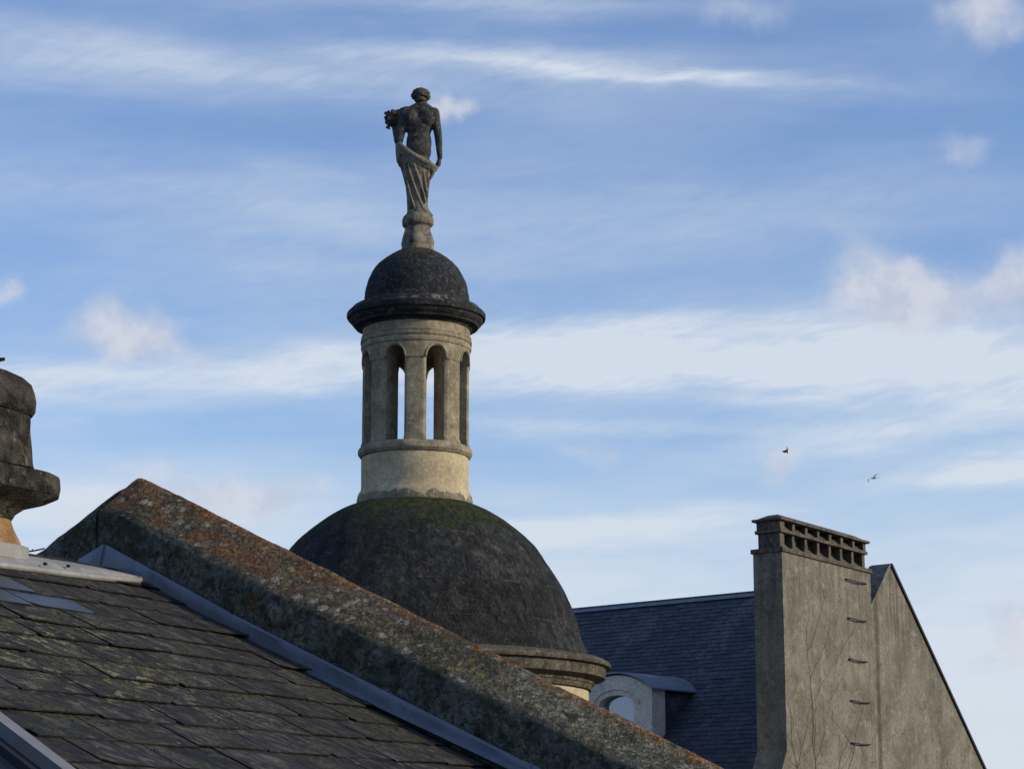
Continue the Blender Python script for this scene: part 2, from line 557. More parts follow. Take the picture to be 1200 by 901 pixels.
M_SLATE = slate_material('old_slate', (0.008, 0.0082, 0.0083), (0.0205, 0.0200, 0.0190), (0.080, 0.076, 0.066),
                         [((0.22, 0.205, 0.12), 20, 0.53, 0.60, 0.9, near_left), ((0.055, 0.060, 0.028), 7, 0.50, 0.64, 0.6, None), ((0.075, 0.075, 0.028), 9, 0.55, 0.68, 0.7, near_left), ((0.26, 0.24, 0.17), 30, 0.655, 0.70, 0.9, None), ((0.060, 0.060, 0.028), 5, 0.52, 0.68, 0.5, None)], isl=0.22, rough=0.8, spec=0.25, grainy=(Uf, Rf, Nf), bumpd=0.012, scale=7)
M_SLATE_NEW = slate_material('fresh_slate', (0.032, 0.038, 0.052), (0.040, 0.048, 0.064), (0.046, 0.055, 0.072), [], isl=0.05, rough=0.38, spec=0.5, bumpd=0.0015)


M_SLATE_EDGE = weathered('shaded_slate_edge', (0.007, 0.007, 0.007), (0.016, 0.016, 0.015), (0.05, 0.048, 0.04), scale=9, grain=60, bumpd=0.002)  # dirty edges, their colour darkened so the courses read as thin shadow lines


def slates(bm, O, R, U, N, r0, r1, u0, u1, wd, ex, th, jit, keep=None, fresh=None, chip=0.25, over=2.15, edge=0):
    ncr = int((u1 - u0) / ex)
    for k in range(ncr):
        u = u0 + k * ex
        r = r0 + (wd * 0.5 if k % 2 else 0.0) - wd * random.random() * 0.15
        while r < r1:
            ww = wd * (1 + random.uniform(-0.06, 0.06))
            a, b = r + wd * 0.009, min(r + ww - wd * 0.009, r1)
            r += ww
            if b - a < wd * 0.2:
                continue
            if keep and not keep((a + b) / 2, u + ex * 0.5):
                continue
            isf = 1 if fresh and fresh((a + b) / 2, u + ex * 0.5) else 0
            lift = abs(random.gauss(0, jit)) * (0.3 if isf else 1)
            tl = random.gauss(0, jit * 0.55)
            du1, du2 = random.uniform(-1, 1) * ex * 0.06, random.uniform(-1, 1) * ex * 0.06
            lo = [[a, u + du1], [b, u + du2]]
            pts = []
            cl, cr2 = random.random() < chip, random.random() < chip
            s1, s2 = random.uniform(0.05, 0.22) * ex, random.uniform(0.05, 0.22) * ex
            if cl:
                pts += [[a, u + du1 + s1 * 0.8], [a + s1 * 1.2, u + du1]]
            else:
                pts += [lo[0]]
            mid = [(a + b) / 2 + random.uniform(-.2, .2) * wd, u + (du1 + du2) / 2 + random.uniform(-1, 1) * ex * 0.035]
            pts += [mid]
            if cr2:
                pts += [[b - s2 * 1.2, u + du2], [b, u + du2 + s2 * 0.8]]
            else:
                pts += [lo[1]]
            topu = min(u + ex * over, u1 + 0.0)
            pts += [[b, topu], [a, topu]]
            L = ex * over

            def zz(pr, pu):
                f = 1 - (pu - u) / L
                return f * (over * th + lift + 0.002) + tl * ((pr - a) / (b - a) - 0.5) * f + 0.0005
            top = [O + R * p[0] + U * p[1] + N * zz(*p) for p in pts]
            bot = [q_ - N * th for q_ in top]
            va = [bm.verts.new(p) for p in top]
            vb = [bm.verts.new(p) for p in bot]
            n = len(pts)
            fs = [bm.faces.new(va)]
            for i in range(n):
                fs.append(bm.faces.new((va[i], vb[i], vb[(i + 1) % n], va[(i + 1) % n])))
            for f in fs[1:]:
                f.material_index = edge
            fs[0].material_index = isf


# ---- the slates (front slope) laid in courses from the eaves to the ridge
RIDGE_U = 0.0
RU = Matrix((Rf, Uf, Nf)).transposed().inverted()


def ru(p):
    q = RU @ (p - FL)
    return q.x, q.y


ridge_pt = roof_at(120, 668)
U_RIDGE = ru(ridge_pt)[1]
new_px = [(25, 690), (60, 711), (14, 706)]
new_ru = [ru(roof_at(*p)) for p in new_px]
WD, EXPO = 0.225, 0.120


def is_fresh(r, u):
    return any(abs(r - a) < WD * 0.5 and abs(u - b) < EXPO * 0.5 for a, b in new_ru)


bm = bmesh.new()
R_MIN, U_MIN = -3.6, -3.2
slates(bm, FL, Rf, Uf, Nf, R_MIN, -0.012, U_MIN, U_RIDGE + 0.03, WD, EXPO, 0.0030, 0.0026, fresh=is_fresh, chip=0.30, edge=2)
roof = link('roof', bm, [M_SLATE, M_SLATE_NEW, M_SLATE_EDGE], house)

# decking under the slates and the far slope, and the walls down to the street
RIDGE = FL + Uf * U_RIDGE
bkdir = (hit(40, 655, Bc, Wn) - hit(165, 558, Bc, Wn)).normalized()      # down the far side
far_len = 3.0
bm = bmesh.new()
e0, e1 = RIDGE + Rf * R_MIN, RIDGE + Rf * 0.0
f0, f1 = e0 - Uf * (U_RIDGE - U_MIN), e1 - Uf * (U_RIDGE - U_MIN)
b0, b1 = e0 + bkdir * far_len, e1 + bkdir * far_len
dn = Nf * -0.012
prism(bm, [f0 + dn, e0 + dn, b0 + dn, b0 - EZ * 0.14, e0 - EZ * 0.16, f0 - EZ * 0.14],
      [f1 + dn, e1 + dn, b1 + dn, b1 - EZ * 0.14, e1 - EZ * 0.16, f1 - EZ * 0.14])
link('roof_deck', bm, M_SLATE, house)
nb = bkdir.cross(Rf).normalized()
if nb.z < 0:
    nb = -nb
bm = bmesh.new()
slates(bm, RIDGE + nb * 0.0, Rf, -bkdir, nb, R_MIN, 0.0, -far_len, 0.0, WD, EXPO, 0.0065, 0.003)
link('rear_roof', bm, M_SLATE, house)
bm = bmesh.new()
dz = EZ * 0.16
i0, i1 = f0 + Uf * 0.3, f1 + Uf * 0.3
j0, j1 = b0 - bkdir * 0.3, b1 - bkdir * 0.3
ks = [i0 - dz, e0 - dz * 1.15, j0 - dz, V((j0.x, j0.y, 0)), V((i0.x, i0.y, 0))]
ke = [i1 - dz, e1 - dz * 1.15, j1 - dz, V((j1.x, j1.y, 0)), V((i1.x, i1.y, 0))]
ks = [p + Rf * 0.1 for p in ks]
ke = [p - Rf * 0.012 for p in ke]
prism(bm, ks, ke)
link('house_wall', bm, M_WALL, house)

# ---- gable coping: vertical inner face, bevel up to a crest, falling away behind
apex_c = hit(165, 558, Bc, Wn)
crest_r = hit(850, 901, Bc, Wn)
crest_l = hit(40, 655, Bc, Wn)
dr = (crest_r - apex_c)
dl_ = (crest_l - apex_c)
edge_r = hit(676, 875, B0, Wn)
foot_r = hit(600, 893, B0, Wn)
bev_drop_r = apex_c.z - B0.z


def coping_run(name, dirv, length, drop_at, foot_drop, rng, seed, start=0.0):
    """rows of points swept along a slope of the gable"""
    bm = bmesh.new()
    n = int(length / 0.022)
    rows = []
    prof_n = 26
    for i in range(n + 1):
        s = start + (length - start) * i / n
        p0 = apex_c + dirv * s
        bd = drop_at(s)
        fd = foot_drop(s)
        # profile: (across, height) relative to the crest
        pr = [(-CR_B, -fd - 0.10), (-CR_B, -bd - (fd - bd) * 0.75), (-CR_B, -bd - (fd - bd) * 0.5), (-CR_B, -bd - (fd - bd) * 0.25), (-CR_B + 0.001, -bd - 0.008), (-CR_B + 0.004, -bd),
              (-CR_B * 0.78, -bd * 0.78), (-CR_B * 0.58, -bd * 0.56), (-CR_B * 0.38, -bd * 0.35), (-CR_B * 0.2, -bd * 0.16), (-CR_B * 0.08, -bd * 0.04), (0, 0),
              (CR_B * 0.12, -bd * 0.06), (CR_B * 0.5, -bd * 0.42), (CR_B, -bd * 0.95), (CR_B * 1.05, -bd - 0.02), (CR_B * 1.05, -fd - 0.10)]
        row = []
        p0 = p0 - EZ * 0.005 * exp(-(s / 0.035) ** 1.2)
        for j_, (a, z) in enumerate(pr):
            p = p0 + Wn * a + EZ * z
            if i == 0 and start > 0:
                p = p + dirv * (0.006 * sin(j_ * 2.3) + 0.004 * cos(j_ * 5.1))
            q = p * 9.0 + V((seed, 0, 0))
            dsp = mnoise.noise(q) * 0.006 + mnoise.noise(q * 3.0) * 0.0035 + mnoise.noise(q * 7) * 0.0018
            p = p + (EZ * 0.8 - Wn * 0.7) * dsp
            row.append(bm.verts.new(p))
        rows.append(row)
    for a, b in zip(rows, rows[1:]):
        for j in range(len(a) - 1):
            bm.faces.new((a[j], a[j + 1], b[j + 1], b[j]))
        bm.faces.new((a[-1], a[0], b[0], b[-1]))
    bm.faces.new(rows[0])
    bm.faces.new(rows[-1][::-1])
    o = link(name, bm, M_COPING, house)
    autosmooth(o, 60)
    return o


dr_n = dr.normalized()
Lr = dr.length + 1.2
s_edge = (edge_r - apex_c).dot(dr_n)
e_drop = (apex_c + dr_n * s_edge - edge_r).z
s_foot = (foot_r - apex_c).dot(dr_n)
f_drop = (apex_c + dr_n * s_foot - foot_r).z
ft0 = hit(127, 660, B0, Wn)
f_drop0 = apex_c.z - ft0.z
bd0 = apex_c.z - B0.z
print('coping', bev_drop_r, e_drop, f_drop0, f_drop, Lr)
JOINT = 0.004


def crest_sag(s):
    return 0.0


coping_run('coping', dr_n, Lr, lambda s: bd0 + (e_drop - bd0) * min(1.1, s / s_edge), lambda s: f_drop0 + (f_drop - f_drop0) * min(1.2, s / s_foot), 0, 3.0, start=0.0)
dl_n = dl_.normalized()
lo_drop = lambda s: bd0
coping_run('coping', dl_n, 2.4, lo_drop, lambda s: f_drop0 + 0.04, 0, 11.0, start=0.012)
# gable wall carrying the coping, down to the street
bm = bmesh.new()
th0, th1 = Wn * (-CR_B + 0.02), Wn * (CR_B - 0.005)
pa = [apex_c + dr_n * (Lr - 0.1), apex_c, apex_c + dl_n * 2.3]
ring = [pa[0] - EZ * (f_drop + 0.02), pa[1] - EZ * (f_drop0 + 0.02), pa[2] - EZ * (f_drop0 + 0.02)]
ring += [V((pa[2].x, pa[2].y, 0)), V((pa[0].x, pa[0].y, 0))]
prism(bm, [p + th0 for p in ring], [p + th1 for p in ring])
link('gable_wall', bm, M_WALL, house)

# ---- zinc flashing against the wall: upstand with lapped joints and a foot on the slates
FT = [hit(127, 639, B0, Wn), hit(262, 713, B0, Wn), hit(640, 903, B0, Wn)]
FB = [hit(122, 664, B0, Wn), hit(258, 733, B0, Wn), hit(622, 903, B0, Wn)]
up_dir = (FT[2] - FT[1]).normalized()
lo_dir = (FB[2] - FB[1]).normalized()


def flash_piece(t0, b0_, t1, b1_, out):
    bm = bmesh.new()
    o1, o2 = -Wn * (0.010 + out), -Wn * (0.013 + out)
    foot = -Wn * 0.018 - Nf * 0.001
    nseg = 26
    rows = []
    for i in range(nseg + 1):
        f = i / nseg
        T_, B_ = t0.lerp(t1, f), b0_.lerp(b1_, f)
        wv = mnoise.noise(T_ * 5.0) * 0.004 + mnoise.noise(T_ * 17.0) * 0.0012
        ow = -Wn * wv
        prof = [T_ + o1 * 0.5, T_ + o1 + EZ * 0.002, T_ + o2 - EZ * 0.004, T_.lerp(B_, 0.5) + o2 + ow * 1.5, B_ + o2 + ow, B_ + o2 + foot + Nf * 0.004, B_ + o2 + foot * 1.05 - Nf * 0.006,
                B_ + o1 * 0.6 - EZ * 0.02]
        rows.append([bm.verts.new(p) for p in prof])
    for a, b in zip(rows, rows[1:]):
        for j in range(len(a)):
            bm.faces.new((a[j], a[(j + 1) % len(a)], b[(j + 1) % len(a)], b[j]))
    bm.faces.new(rows[0])
    bm.faces.new(rows[-1][::-1])
    o = link('flashing', bm, M_ZINC, house)
    autosmooth(o, 30)


lap = up_dir * 0.03
flash_piece(FT[0], FB[0], FT[1] + lap, FB[1] + lap, 0.0)
flash_piece(FT[1], FB[1], FT[1] + up_dir * 1.05 + lap, FB[1] + lo_dir * 1.05 + lap, 0.006)
flash_piece(FT[1] + up_dir * 1.05, FB[1] + lo_dir * 1.05, FT[2] + up_dir * 0.9, FB[2] + lo_dir * 0.9, 0.0)
# the corner piece folded over the apex, down the far side
tl0, tl1 = FT[0] - Wn * 0.006, hit(97, 657, B0, Wn) - Wn * 0.006
flash_piece(tl0, FB[0] - Wn * 0.004, tl1, tl1 - EZ * 0.06, 0.0)

# ---- zinc ridge capping with a rolled lower edge, tapering to the gable
bm = bmesh.new()
ca0, ca1 = roof_at(-60, 645, 0.03), roof_at(166, 678, 0.03)
top0 = hit(-60, 637, ca0 + Wn * 0.10, hdir(118)) 
lo_pts, hi_pts = [], []
rim_px = [(-260, 611), (-130, 637), (-60, 650.5), (0, 661), (40, 666), (80, 671.5), (110, 675), (140, 677.8), (166, 679.6)]
hi_px = [(-260, 597), (-130, 624), (-60, 638), (0, 649), (40, 654), (80, 660), (110, 665.5), (140, 671.5), (163, 676.5)]
for a, b in zip(rim_px, hi_px):
    lo_pts.append(roof_at(a[0], a[1], 0.018))
    q0 = roof_at(b[0], b[1], 0.026)
    hi_pts.append(q0)
rows = []
for L_, H_ in zip(lo_pts, hi_pts):
    back = H_ + bkdir * 0.12 - EZ * 0.01
    rows.append([bm.verts.new(p) for p in (L_, L_.lerp(H_, 0.5) + Nf * 0.006, H_ + Nf * 0.004, back, back - nb * 0.006, H_ - Nf * 0.004, L_ - Nf * 0.003)])
for a, b in zip(rows, rows[1:]):
    for j in range(len(a)):
        bm.faces.new((a[j], a[(j + 1) % len(a)], b[(j + 1) % len(a)], b[j]))
bm.faces.new(rows[0])
bm.faces.new(rows[-1][::-1])
cap = link('ridge_cap', bm, M_ZINC_PALE, house)
bm = bmesh.new()
fine = []
for i in range(len(lo_pts) - 1):
    for k in range(6):
        fine.append(lo_pts[i].lerp(lo_pts[i + 1], k / 6) - Nf * 0.002)
fine.append(lo_pts[-1])
tube(bm, fine, 0.0088, 14)
o = link('rolled_edge', bm, M_ZINC_PALE, cap)
autosmooth(o, 40)
for px in ((53, 660.5), (80, 663)):
    bm = bmesh.new()
    c = roof_at(px[0], px[1], 0.032)
    ellipsoid(bm, c, (0.006, 0.006, 0.004))
    link('rivet', bm, M_DARKMETAL, cap, True)

# ---- roof window with its sash propped open, lower left
P1 = CAMP + ray(0, 833) * 3.25
nv = Wh.cross(EZ).normalized()
P2 = hit(90, 901, P1, nv)
sd = (P1 - P2).normalized()           # up the sash side
Psd = P1 + sd * 0.35
cross = -Rf                            # across the sash, to the left
crossn = (cross - sd * cross.dot(sd)).normalized()
sn = sd.cross(crossn).normalized()
if sn.z < 0:
    sn = -sn
SL, SWD = 1.15, 0.78
M_FRAME = material('painted_aluminium', lambda q: (q.mix(q.noise(q.n('ShaderNodeTexCoord', _out='Object'), 25, 4), (0.10, 0.105, 0.11), (0.19, 0.195, 0.20)), 0.5, None, {}))
M_FRAME_DARK = material('dark_window_frame', lambda q: ((0.012, 0.014, 0.02), 0.5, None, {}))
M_GLASS = material('window_glass', lambda q: ((0.010, 0.016, 0.03), 0.08, None, {'Specular IOR Level': 0.6}))
bm = bmesh.new()
orig = Psd - sn * 0.05
fw = 0.03
obox(bm, orig, crossn * fw, -sd * SL, sn * 0.05)
obox(bm, orig + crossn * (SWD - fw), crossn * fw, -sd * SL, sn * 0.05)
obox(bm, orig + crossn * fw, crossn * (SWD - 2 * fw), -sd * fw, sn * 0.05)
obox(bm, orig + crossn * fw - sd * (SL - fw), crossn * (SWD - 2 * fw), -sd * fw, sn * 0.05)
sash = link('roof_window', bm, M_FRAME, house)
bm = bmesh.new()
o2 = orig + crossn * fw - sd * fw + sn * 0.012
iw, il = SWD - 2 * fw, SL - 2 * fw
fd = 0.022
obox(bm, o2, crossn * fd, -sd * il, sn * 0.02)
obox(bm, o2 + crossn * (iw - fd), crossn * fd, -sd * il, sn * 0.02)
obox(bm, o2 + crossn * fd, crossn * (iw - 2 * fd), -sd * fd, sn * 0.02)
obox(bm, o2 + crossn * fd - sd * (il - fd), crossn * (iw - 2 * fd), -sd * fd, sn * 0.02)
link('gasket', bm, M_FRAME_DARK, sash)
bm = bmesh.new()
obox(bm, o2 + crossn * fd - sd * fd + sn * 0.004, crossn * (iw - 2 * fd), -sd * (il - 2 * fd), sn * 0.006)
link('pane', bm, M_GLASS, sash)
# curb fixed in the roof under the sash
bm = bmesh.new()
cr_, cu_ = ru(Psd)
Oc = FL + Rf * (cr_ - 0.02) + Uf * cu_ - Nf * 0.02
for a, x, y in ((Oc, -Rf * 0.05, -Uf * SL), (Oc - Rf * (SWD - 0.05), -Rf * 0.05, -Uf * SL), (Oc - Rf * 0.05, -Rf * (SWD - 0.1), -Uf * 0.05), (Oc - Rf * 0.05 - Uf * (SL - 0.05), -Rf * (SWD - 0.1), -Uf * 0.05)):
    obox(bm, a, x, y, Nf * 0.075)
link('window_curb', bm, M_FRAME_DARK, sash)
bm = bmesh.new()
pr0 = Oc - Rf * 0.025 - Uf * (SL * 0.8) + Nf * 0.07
pr1 = orig - sd * SL * 0.8 + crossn * 0.015
tube(bm, [pr0, pr0.lerp(pr1, 0.5), pr1], 0.006, 8)
link('stay', bm, M_DARKMETAL, sash)

# ---- stone chimney on the ridge, at the left edge of the picture
ccen = roof_at(-57, 638, 0.0)
cdist = sqrt((ccen - CAMP).x ** 2 + (ccen - CAMP).y ** 2)
cdepth = (ccen - CAMP).y * cos(PITCH) + (ccen - CAMP).z * sin(PITCH)
ck = cdepth / FPX


def czz(y):
    dd = ray(-57, y)
    return H + dd.z / sqrt(dd.x ** 2 + dd.y ** 2) * cdist


M_CHIM = weathered('dark_lichened_limestone', (0.022, 0.021, 0.018), (0.06, 0.055, 0.045), (0.12, 0.105, 0.075), scale=7, grain=60,
                   spots=[((0.20, 0.185, 0.13), 34, 0.56, 0.66, 0.7), ((0.013, 0.013, 0.012), 20, 0.48, 0.62, 0.8), ((0.16, 0.15, 0.11), 12, 0.58, 0.68, 0.5)], bumpd=0.03, gc=0.5)
M_CHIM_BASE = weathered('warm_ochre_stone', (0.16, 0.09, 0.04), (0.26, 0.16, 0.075), (0.30, 0.22, 0.13), scale=9, grain=60, bumpd=0.008)
CENC = V((ccen.x, ccen.y, 0))
rot = radians(-28)


def clathe(prof, jit=0.007):
    bm = bmesh.new()
    lathe(bm, CENC, [(r * ck, czz(y)) for r, y in prof], 80, sup=4.0, rot=rot, jit=jit, fr=8)
    return bm


chim = link('chimney', clathe([(70, 700), (70, 645), (67, 634), (60, 618), (57, 607)], 0.006), M_CHIM_BASE, house)
autosmooth(chim, 50)
o = link('chimney_cornice', clathe([(58, 607), (61, 600), (71, 592), (92, 585), (103, 579), (104.5, 568), (103, 556), (97, 553), (76, 549), (70, 545)]), M_CHIM, chim)
autosmooth(o, 50)
o = link('chimney_shaft', clathe([(75, 546), (73.5, 540), (72.5, 520), (71, 500), (71.5, 490), (71, 484)]), M_CHIM, chim)
autosmooth(o, 50)
o = link('chimney_cap', clathe([(64, 484.5), (73, 483), (76, 478), (77, 468), (75.5, 458), (71, 447), (63, 439), (50, 433), (30, 428), (8, 426)]), M_CHIM, chim)
autosmooth(o, 50)
bm = bmesh.new()
tipc = V((CENC.x, CENC.y, czz(425.5)))
tx = V((cos(0.1), -0.2, 0.02)).normalized()
prism(bm, [tipc + tx * 0.02 + EY * 0.05, tipc - tx * 0.09 + EY * 0.04, tipc - tx * 0.09 - EY * 0.04, tipc + tx * 0.113],
      [p + EZ * 0.008 for p in (tipc + tx * 0.02 + EY * 0.05, tipc - tx * 0.09 + EY * 0.04, tipc - tx * 0.09 - EY * 0.04, tipc + tx * 0.113)])
link('slate_lid', bm, M_SLATE, chim)
bm = bmesh.new()
lathe(bm, CENC, [(72.5 * ck, czz(700)), (72.5 * ck, czz(652)), (72.8 * ck, czz(639)), (70 * ck, czz(638))], 60, sup=5.0, rot=rot)
o = link('chimney_flashing', bm, M_ZINC_PALE, chim)

# ---- a thin wire from the chimney towards the gable, behind the ridge
bm = bmesh.new()
wa = hit(8, 644.5, ccen + bkdir * 0.10, hdir(118))
wb = hit(52, 642.5, Bc, Wn)
pts = [wa.lerp(wb, i / 14) - EZ * 0.006 * sin(pi * i / 14) for i in range(15)]
tube(bm, pts, 0.0022, 6)
for i in (4, 6, 9):
    tube(bm, [pts[i], pts[i] + EZ * 0.006 + Rf * 0.003], 0.0014, 5)
o = link('wire', bm, M_DARKMETAL)
tag(o, 'thin dark twisted wire running from the stone chimney to the gable coping', 'wire')

# =================================================================== THE DOMED TOWER
TD = 27.0
tdir = ray(485, 700)
tdir = V((tdir.x, tdir.y, 0)).normalized()
TC = CAMP + tdir * TD
TC.z = 0


def tz(y, x=487):
    dd = ray(x, y)
    return H + dd.z / sqrt(dd.x ** 2 + dd.y ** 2) * TD


def tk(y):
    z = tz(y) - H
    return (tdir.y * TD * cos(PITCH) + z * sin(PITCH)) / FPX


tower = thing('domed_tower', TC, 'stone tower with a large dark mossy dome and an arcaded lantern under a small dome', 'tower')


def tprof(L):
    return [(r * tk(y), tz(y)) for r, y in L]


def tl(name, prof, mat, parent, seg=128, jit=0.004, ang=30, fr=4.0):
    bm = bmesh.new()
    lathe(bm, TC, tprof(prof), seg, jit=jit, fr=fr)
    o = link(name, bm, mat, parent)
    autosmooth(o, ang)
    return o


def subdiv(L, n):
    """smooth (Catmull-Rom) resampling of a profile"""
    outp = []
    P = [L[0]] + L + [L[-1]]
    for i in range(1, len(P) - 2):
        for k in range(n):
            f = k / n
            pt = []
            for c in (0, 1):
                p0, p1, p2, p3 = P[i - 1][c], P[i][c], P[i + 1][c], P[i + 2][c]
                pt.append(0.5 * (2 * p1 + (p2 - p0) * f + (2 * p0 - 5 * p1 + 4 * p2 - p3) * f * f + (3 * p1 - p0 - 3 * p2 + p3) * f ** 3))
            outp.append(tuple(pt))
    outp.append(L[-1])
    return outp


zc = lambda y: tz(y)


def dome_extra(q, P, c, h, n1, n2, n3):
    s = q.n('ShaderNodeSeparateXYZ', _out=None, Vector=P)
    ang0 = q.m('ARCTAN2', s.outputs[0], s.outputs[1])
    zz = q.m('ADD', s.outputs[2], q.m('MULTIPLY', q.m('SUBTRACT', q.noise(P, 3.5, 4), 0.5), 0.05))
    crs = q.m('FLOOR', q.m('DIVIDE', q.m('SUBTRACT', zz, zc(769)), (zc(697) - zc(769)) / 2))
    blk = q.m('FLOOR', q.m('ADD', q.m('MULTIPLY', q.m('ADD', ang0, q.m('MULTIPLY', q.m('SUBTRACT', q.noise(P, 3, 3), 0.5), 0.04)), 2.3), q.m('MULTIPLY', crs, 0.37)))
    tone = q.n('ShaderNodeTexWhiteNoise', _props={'noise_dimensions': '2D'}, Vector=q.n('ShaderNodeCombineXYZ', X=crs, Y=blk, Z=0.0))
    tv = q.mr(tone, 0.0, 1.0, 0.78, 1.28, False)
    c = q.mix(1.0, c, q.n('ShaderNodeCombineColor', Red=tv, Green=tv, Blue=tv), 'MULTIPLY')
    # run-off streaks down the shell
    pol_ = q.n('ShaderNodeCombineXYZ', X=q.m('MULTIPLY', ang0, 9.0), Y=q.m('MULTIPLY', s.outputs[2], 0.7), Z=0.0)
    c = q.mix(q.mr(q.noise(pol_, 1.2, 6, 0.65), 0.50, 0.70, 0.0, 0.55), c, (0.010, 0.0115, 0.013))
    c = q.mix(q.mr(q.noise(pol_, 1.9, 6, 0.65), 0.58, 0.74, 0.0, 0.45), c, (0.095, 0.093, 0.083))
    wv = q.m('MULTIPLY', q.m('SUBTRACT', q.noise(P, 2.5, 3), 0.5), 0.05)
    z = q.m('ADD', s.outputs[2], wv)
    for yy, wd in ((640, 0.010), (697, 0.014), (738, 0.010)):
        f = q.mr(q.m('ABSOLUTE', q.m('SUBTRACT', z, zc(yy))), wd, wd * 0.3)
        f = q.m('MULTIPLY', f, q.mr(q.noise(P, 3.0, 5, 0.6), 0.46, 0.62, 0.0, 0.42))
        c = q.mix(f, c, (0.12, 0.113, 0.095))
    # joints that run down the shell here and there
    ang = q.m('ARCTAN2', s.outputs[0], s.outputs[1])
    for a0, lo, hi, wd in ((radians(158), 650, 690, 0.006), (radians(136), 697, 738, 0.008), (radians(120), 705, 740, 0.006), (radians(190), 697, 738, 0.004)):
        dd = q.m('ADD', q.m('SUBTRACT', ang, a0), q.m('MULTIPLY', q.m('SUBTRACT', q.noise(P, 4, 4), 0.5), 0.03))
        f = q.mr(q.m('ABSOLUTE', dd), wd, wd * 0.2)
        f = q.m('MULTIPLY', f, q.m('MULTIPLY', q.mr(s.outputs[2], zc(hi), zc(hi) + 0.05), q.mr(s.outputs[2], zc(lo) + 0.05, zc(lo))))
        c = q.mix(q.m('MULTIPLY', q.m('MULTIPLY', f, 0.5), q.mr(q.noise(P, 6, 4), 0.35, 0.6)), c, (0.14, 0.13, 0.11))
    # clumps of moss round the foot of the lantern
    mz = q.mr(q.m('ADD', s.outputs[2], q.m('MULTIPLY', q.m('SUBTRACT', q.noise(P, 2.0, 5, 0.65), 0.5), 1.1)), zc(640), zc(604))
    mn = q.noise(P, 11, 5, 0.7)
    f = q.m('MULTIPLY', mz, q.mr(mn, 0.42, 0.58))
    c = q.mix(q.m('MULTIPLY', f, 0.85), c, q.mix(q.noise(P, 23, 4), (0.018, 0.026, 0.008), (0.10, 0.125, 0.036)))
    h = q.m('ADD', h, q.m('MULTIPLY', f, 0.9))
    return c, h


def moss_top(lo, hi, wob):
    return axis_mask(2, lo, hi, wob, 2.2)


M_DOME = weathered('dark_dome_stone', (0.012, 0.015, 0.018), (0.027, 0.031, 0.034), (0.070, 0.070, 0.064), scale=2.2, grain=18,
                   spots=[((0.13, 0.125, 0.105), 13, 0.60, 0.70, 0.55), ((0.085, 0.083, 0.073), 24, 0.50, 0.64, 0.65), ((0.009, 0.011, 0.012), 7, 0.50, 0.62, 0.7), ((0.030, 0.042, 0.012), 3.4, 0.36, 0.58, 0.95, moss_top(zc(655), zc(606), 0.75)),
                          ((0.080, 0.105, 0.026), 9, 0.46, 0.66, 0.8, moss_top(zc(630), zc(598), 0.5)), ((0.013, 0.014, 0.014), 2.8, 0.5, 0.7, 0.7)],
                   bumpd=0.06, extra=dome_extra, gc=0.45)
M_CUPOLA = weathered('black_cupola_stone', (0.010, 0.013, 0.018), (0.022, 0.026, 0.031), (0.075, 0.075, 0.066), scale=4, grain=22,
                     spots=[((0.17, 0.165, 0.135), 15, 0.58, 0.68, 0.6), ((0.065, 0.052, 0.020), 6, 0.36, 0.56, 0.9, moss_top(zc(318), zc(298), 0.25))], bumpd=0.03, gc=0.45)
M_CORN = weathered('black_crusted_cornice', (0.014, 0.016, 0.019), (0.029, 0.030, 0.031), (0.085, 0.08, 0.068), scale=4, grain=30,
                   spots=[((0.24, 0.225, 0.18), 8, 0.52, 0.64, 0.75, axis_mask(2, zc(369), zc(366), 0.03)), ((0.20, 0.19, 0.15), 11, 0.60, 0.70, 0.6)], bumpd=0.015)
M_CORN2 = weathered('streaked_grey_cornice', (0.05, 0.045, 0.034), (0.10, 0.09, 0.068), (0.20, 0.18, 0.13), scale=5, grain=30,
                    spots=[((0.03, 0.03, 0.026), 7, 0.50, 0.62, 0.85), ((0.30, 0.28, 0.20), 12, 0.62, 0.7, 0.6)], bumpd=0.012, streak=0.6)
M_LIME = weathered('honey_limestone', (0.31, 0.265, 0.17), (0.42, 0.36, 0.235), (0.49, 0.435, 0.295), scale=2.6, grain=30,
                   spots=[((0.16, 0.145, 0.105), 4, 0.52, 0.72, 0.6)], bumpd=0.006, contrast=0.8)
M_LIME2 = weathered('grey_streaked_limestone', (0.16, 0.138, 0.095), (0.30, 0.262, 0.18), (0.40, 0.36, 0.26), scale=3.5, grain=30,
                    spots=[((0.10, 0.09, 0.068), 6, 0.54, 0.68, 0.6), ((0.15, 0.145, 0.12), 9, 0.56, 0.7, 0.5)], bumpd=0.006, streak=0.28, gc=0.2)
M_LIME3 = weathered('stained_base_stone', (0.13, 0.118, 0.088), (0.24, 0.213, 0.15), (0.33, 0.30, 0.21), scale=5, grain=30,
                    spots=[((0.04, 0.05, 0.025), 7, 0.50, 0.66, 0.7, moss_top(zc(575), zc(595), 0.2)), ((0.05, 0.045, 0.035), 11, 0.55, 0.68, 0.7)], bumpd=0.02)

